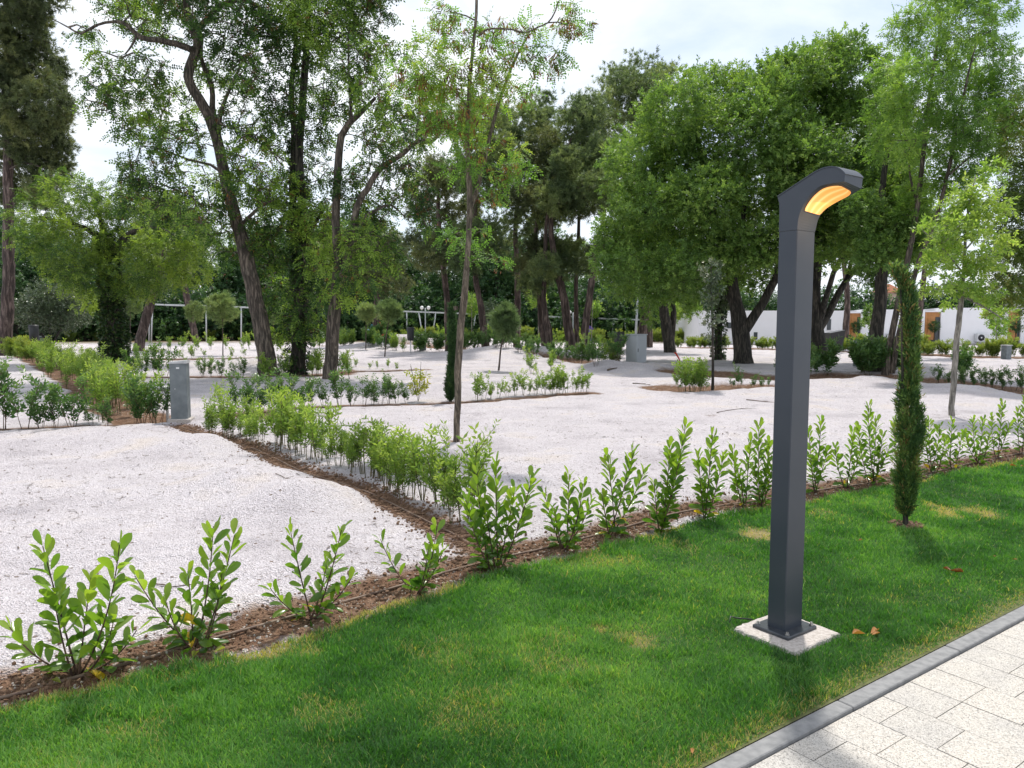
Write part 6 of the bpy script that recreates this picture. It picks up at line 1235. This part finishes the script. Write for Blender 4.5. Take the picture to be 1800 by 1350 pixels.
g = np.array([W(1033, 600, 60)[0], 60, 0]); t = thing('play_toy', 'purple play piece between the reddish pine trunks', 'play equipment', g); B().add([(-.45, 0, .1), (.3, 0, .1), (.45, 0, 1.1), (.05, 0, 1.4), (-.3, 0, .9), (-.45, .12, .1), (.3, .12, .1), (.45, .12, 1.1), (.05, .12, 1.4), (-.3, .12, .9)], [(0, 1, 2, 3, 4), (9, 8, 7, 6, 5)] + [((i + 1) % 5, i, 5 + i, 5 + (i + 1) % 5) for i in range(5)]).obj('panel', M['purple'], t); B().box((0, .06, .05), (.5, .3, .1)).obj('foot', M['galv'], t)
def far_house(px, Yd, wpx, z0, z1, label):
    a = W(px, 500, Yd)[0]; ww = wpx * Yd / F; t = thing('far_house', label, 'house', (a, Yd, 0)); B().box((0, 0, z0 / 2), (ww, ww, z0)).obj('wall', M['house_far'], t)
    h = ww * .56; B().add([(-h, -h, z0), (h, -h, z0), (h, h, z0), (-h, h, z0), (0, -h * .3, z1), (0, h * .3, z1)], [(3, 2, 1, 0), (0, 1, 4), (2, 3, 5), (1, 2, 5, 4), (3, 0, 4, 5)]).obj('roof', M['roof'], t)
    for k in (-1, 1): B().box((k * ww * .25, -ww / 2 - .02, z0 * .75), (1.0, .08, 1.3)).obj('window', M['glass_dark'], t)
far_house(402, 105, 30, 7.2, 8.6, 'orange-roofed house glimpsed through the trees left of the leaning trunk'); far_house(1560, 120, 40, 6.2, 7.6, 'red-roofed house glimpsed behind the slender feathery stems'); far_house(1085, 110, 30, 6.6, 7.9, 'pale orange house glimpsed through the wood above the canopy')

# ------------------------------------------------------------------ litter: leaves and twigs
def dleaf(px, py, label, s=.05, z=.03, n=1, mname='dry_leaf'):
    g = G(px, py); TV, TF = TL[0]; m_ = []
    Vs = []; Fs = []; 
    for k in range(n):
        a = random.uniform(0, 6.28); V = TV * s * random.uniform(.7, 1.2); V = V + np.stack([0 * V[:, 0], 0 * V[:, 0], 6 * (V[:, 0] ** 2) / s], -1); R_ = np.array([[math.cos(a), -math.sin(a), 0], [math.sin(a), math.cos(a), 0], [0, 0, 1]]); Vs.append(V @ R_.T + np.array([random.gauss(0, .02 * (n > 1)), random.gauss(0, .02 * (n > 1)), 0])); Fs.append(TF + k * len(TV))
    me = mesh('fallen_leaf', np.concatenate(Vs), Fs, M[mname], {'tint': np.full(len(TV) * n, 0.0 if 'dark' in label else random.uniform(.2, 1))}); tag(link('fallen_leaf', me, None, (g[0], g[1], z)), label, 'leaf')
dleaf(1508, 957, 'orange-brown fallen leaf on the lawn left of the cypress foot', .045); dleaf(1217, 1328, 'orange-brown fallen leaf near the bottom edge of the lawn by the kerb', .05)
dleaf(1668, 1010, 'cluster of dark brown fallen leaves on the lawn right of the lamp', .055, .03, 4); dleaf(1745, 984, 'small pale yellow fallen leaf on the right side of the lawn', .035); dleaf(1778, 990, 'small reddish fallen leaf near the right edge of the lawn', .035)
dleaf(1532, 1125, 'pale dried curled leaf on the lawn right of the lamp footing', .07, .03, 3); dleaf(108, 1212, 'yellow fallen leaf on the soil beneath the biggest laurel', .07, .03, 1, 'lf_yucca'); dleaf(372, 1155, 'yellow fallen leaf on the soil beneath the second laurel', .06, .03, 2, 'lf_yucca')
dleaf(1794, 826, 'pale yellow leaf on the lawn at the right edge', .06, .04, 2); dleaf(1184, 932, 'bright yellow fallen leaf at the foot of the right-leaning laurel', .035, .03, 1, 'lf_yucca'); dleaf(1452, 886, 'yellow fallen leaf on the soil right of the lamp post', .04, .03, 2, 'lf_yucca')
def stick(p0, p1, label, r=.006, br=True):
    a = G(*p0); b_ = G(*p1); m_ = (a + b_) / 2 + np.array([random.gauss(0, .02), random.gauss(0, .04), 0]); P = [a, (a + m_) / 2 + np.array([0, .01, 0]), m_, b_]; P = [(p[0], p[1], gz(p) + r + .004) for p in P]
    b = B().tube(P, [r, r, r * .8, r * .4], 6)
    if br: q = np.array(P[2]); b.tube([q, q + (np.array(P[3]) - q) * .6 + np.array([0, .08, .01])], [r * .6, r * .3], 5)
    tag(b.obj('twig', M['twig'], smooth=True), label, 'twig')
stick((272, 1037), (352, 1036), 'thin reddish twig on the gravel behind the second laurel', .004, False); stick((1112, 678), (1143, 680), 'dark twig on the shaded gravel left of the brown strip', .014)
stick((1312, 706), (1362, 712), 'long grey twig on the gravel left of the lamp post', .010); stick((1068, 657), (1085, 656), 'small dark debris heap stick near the grey cabinet', .03, False); stick((1260, 733), (1330, 722), 'pale dry stem lying on the gravel near the lamp post', .006)
stick((485, 868), (520, 873), 'tiny grey twig on the gravel mound beside the hedge', .004)
# litter scattered over the gravel: bark flakes
n = 4200; y = np.exp(rng.uniform(math.log(4.5), math.log(22), n)); x = rng.uniform(-.8, .8, n) * y; k = (y > edge_y(x) + .3) & (soil_mask(x, y) < .4) & (fbm(x * .4, y * .4, 3) > .42); x, y = x[k], y[k]; n = len(x)
a = rng.uniform(0, 6.28, n); l = rng.uniform(.008, .03, n) * (.6 + y / 12); wv = rng.uniform(.002, .005, n) * (.6 + y / 12); z = gh(x, y) + .004
V = np.stack([np.stack([x + np.cos(a) * l * s1 - np.sin(a) * wv * s2, y + np.sin(a) * l * s1 + np.cos(a) * wv * s2, z + .004 * (s1 > 0)], -1) for s1, s2 in ((-1, -1), (1, -1), (1, 1), (-1, 1))], 1)
tag(link('bark_litter', mesh('bark_litter', V.reshape(-1, 3), [np.arange(n * 4).reshape(-1, 4)], M['twig'])), 'tiny dark bark flakes and stems littering the white gravel', 'litter', kind='stuff')
for o in bpy.data.objects:
    if 'label' in o and len(o['label'].split()) > 16: print('LONG', len(o['label'].split()), o['label'])
print('objects', len(bpy.data.objects))
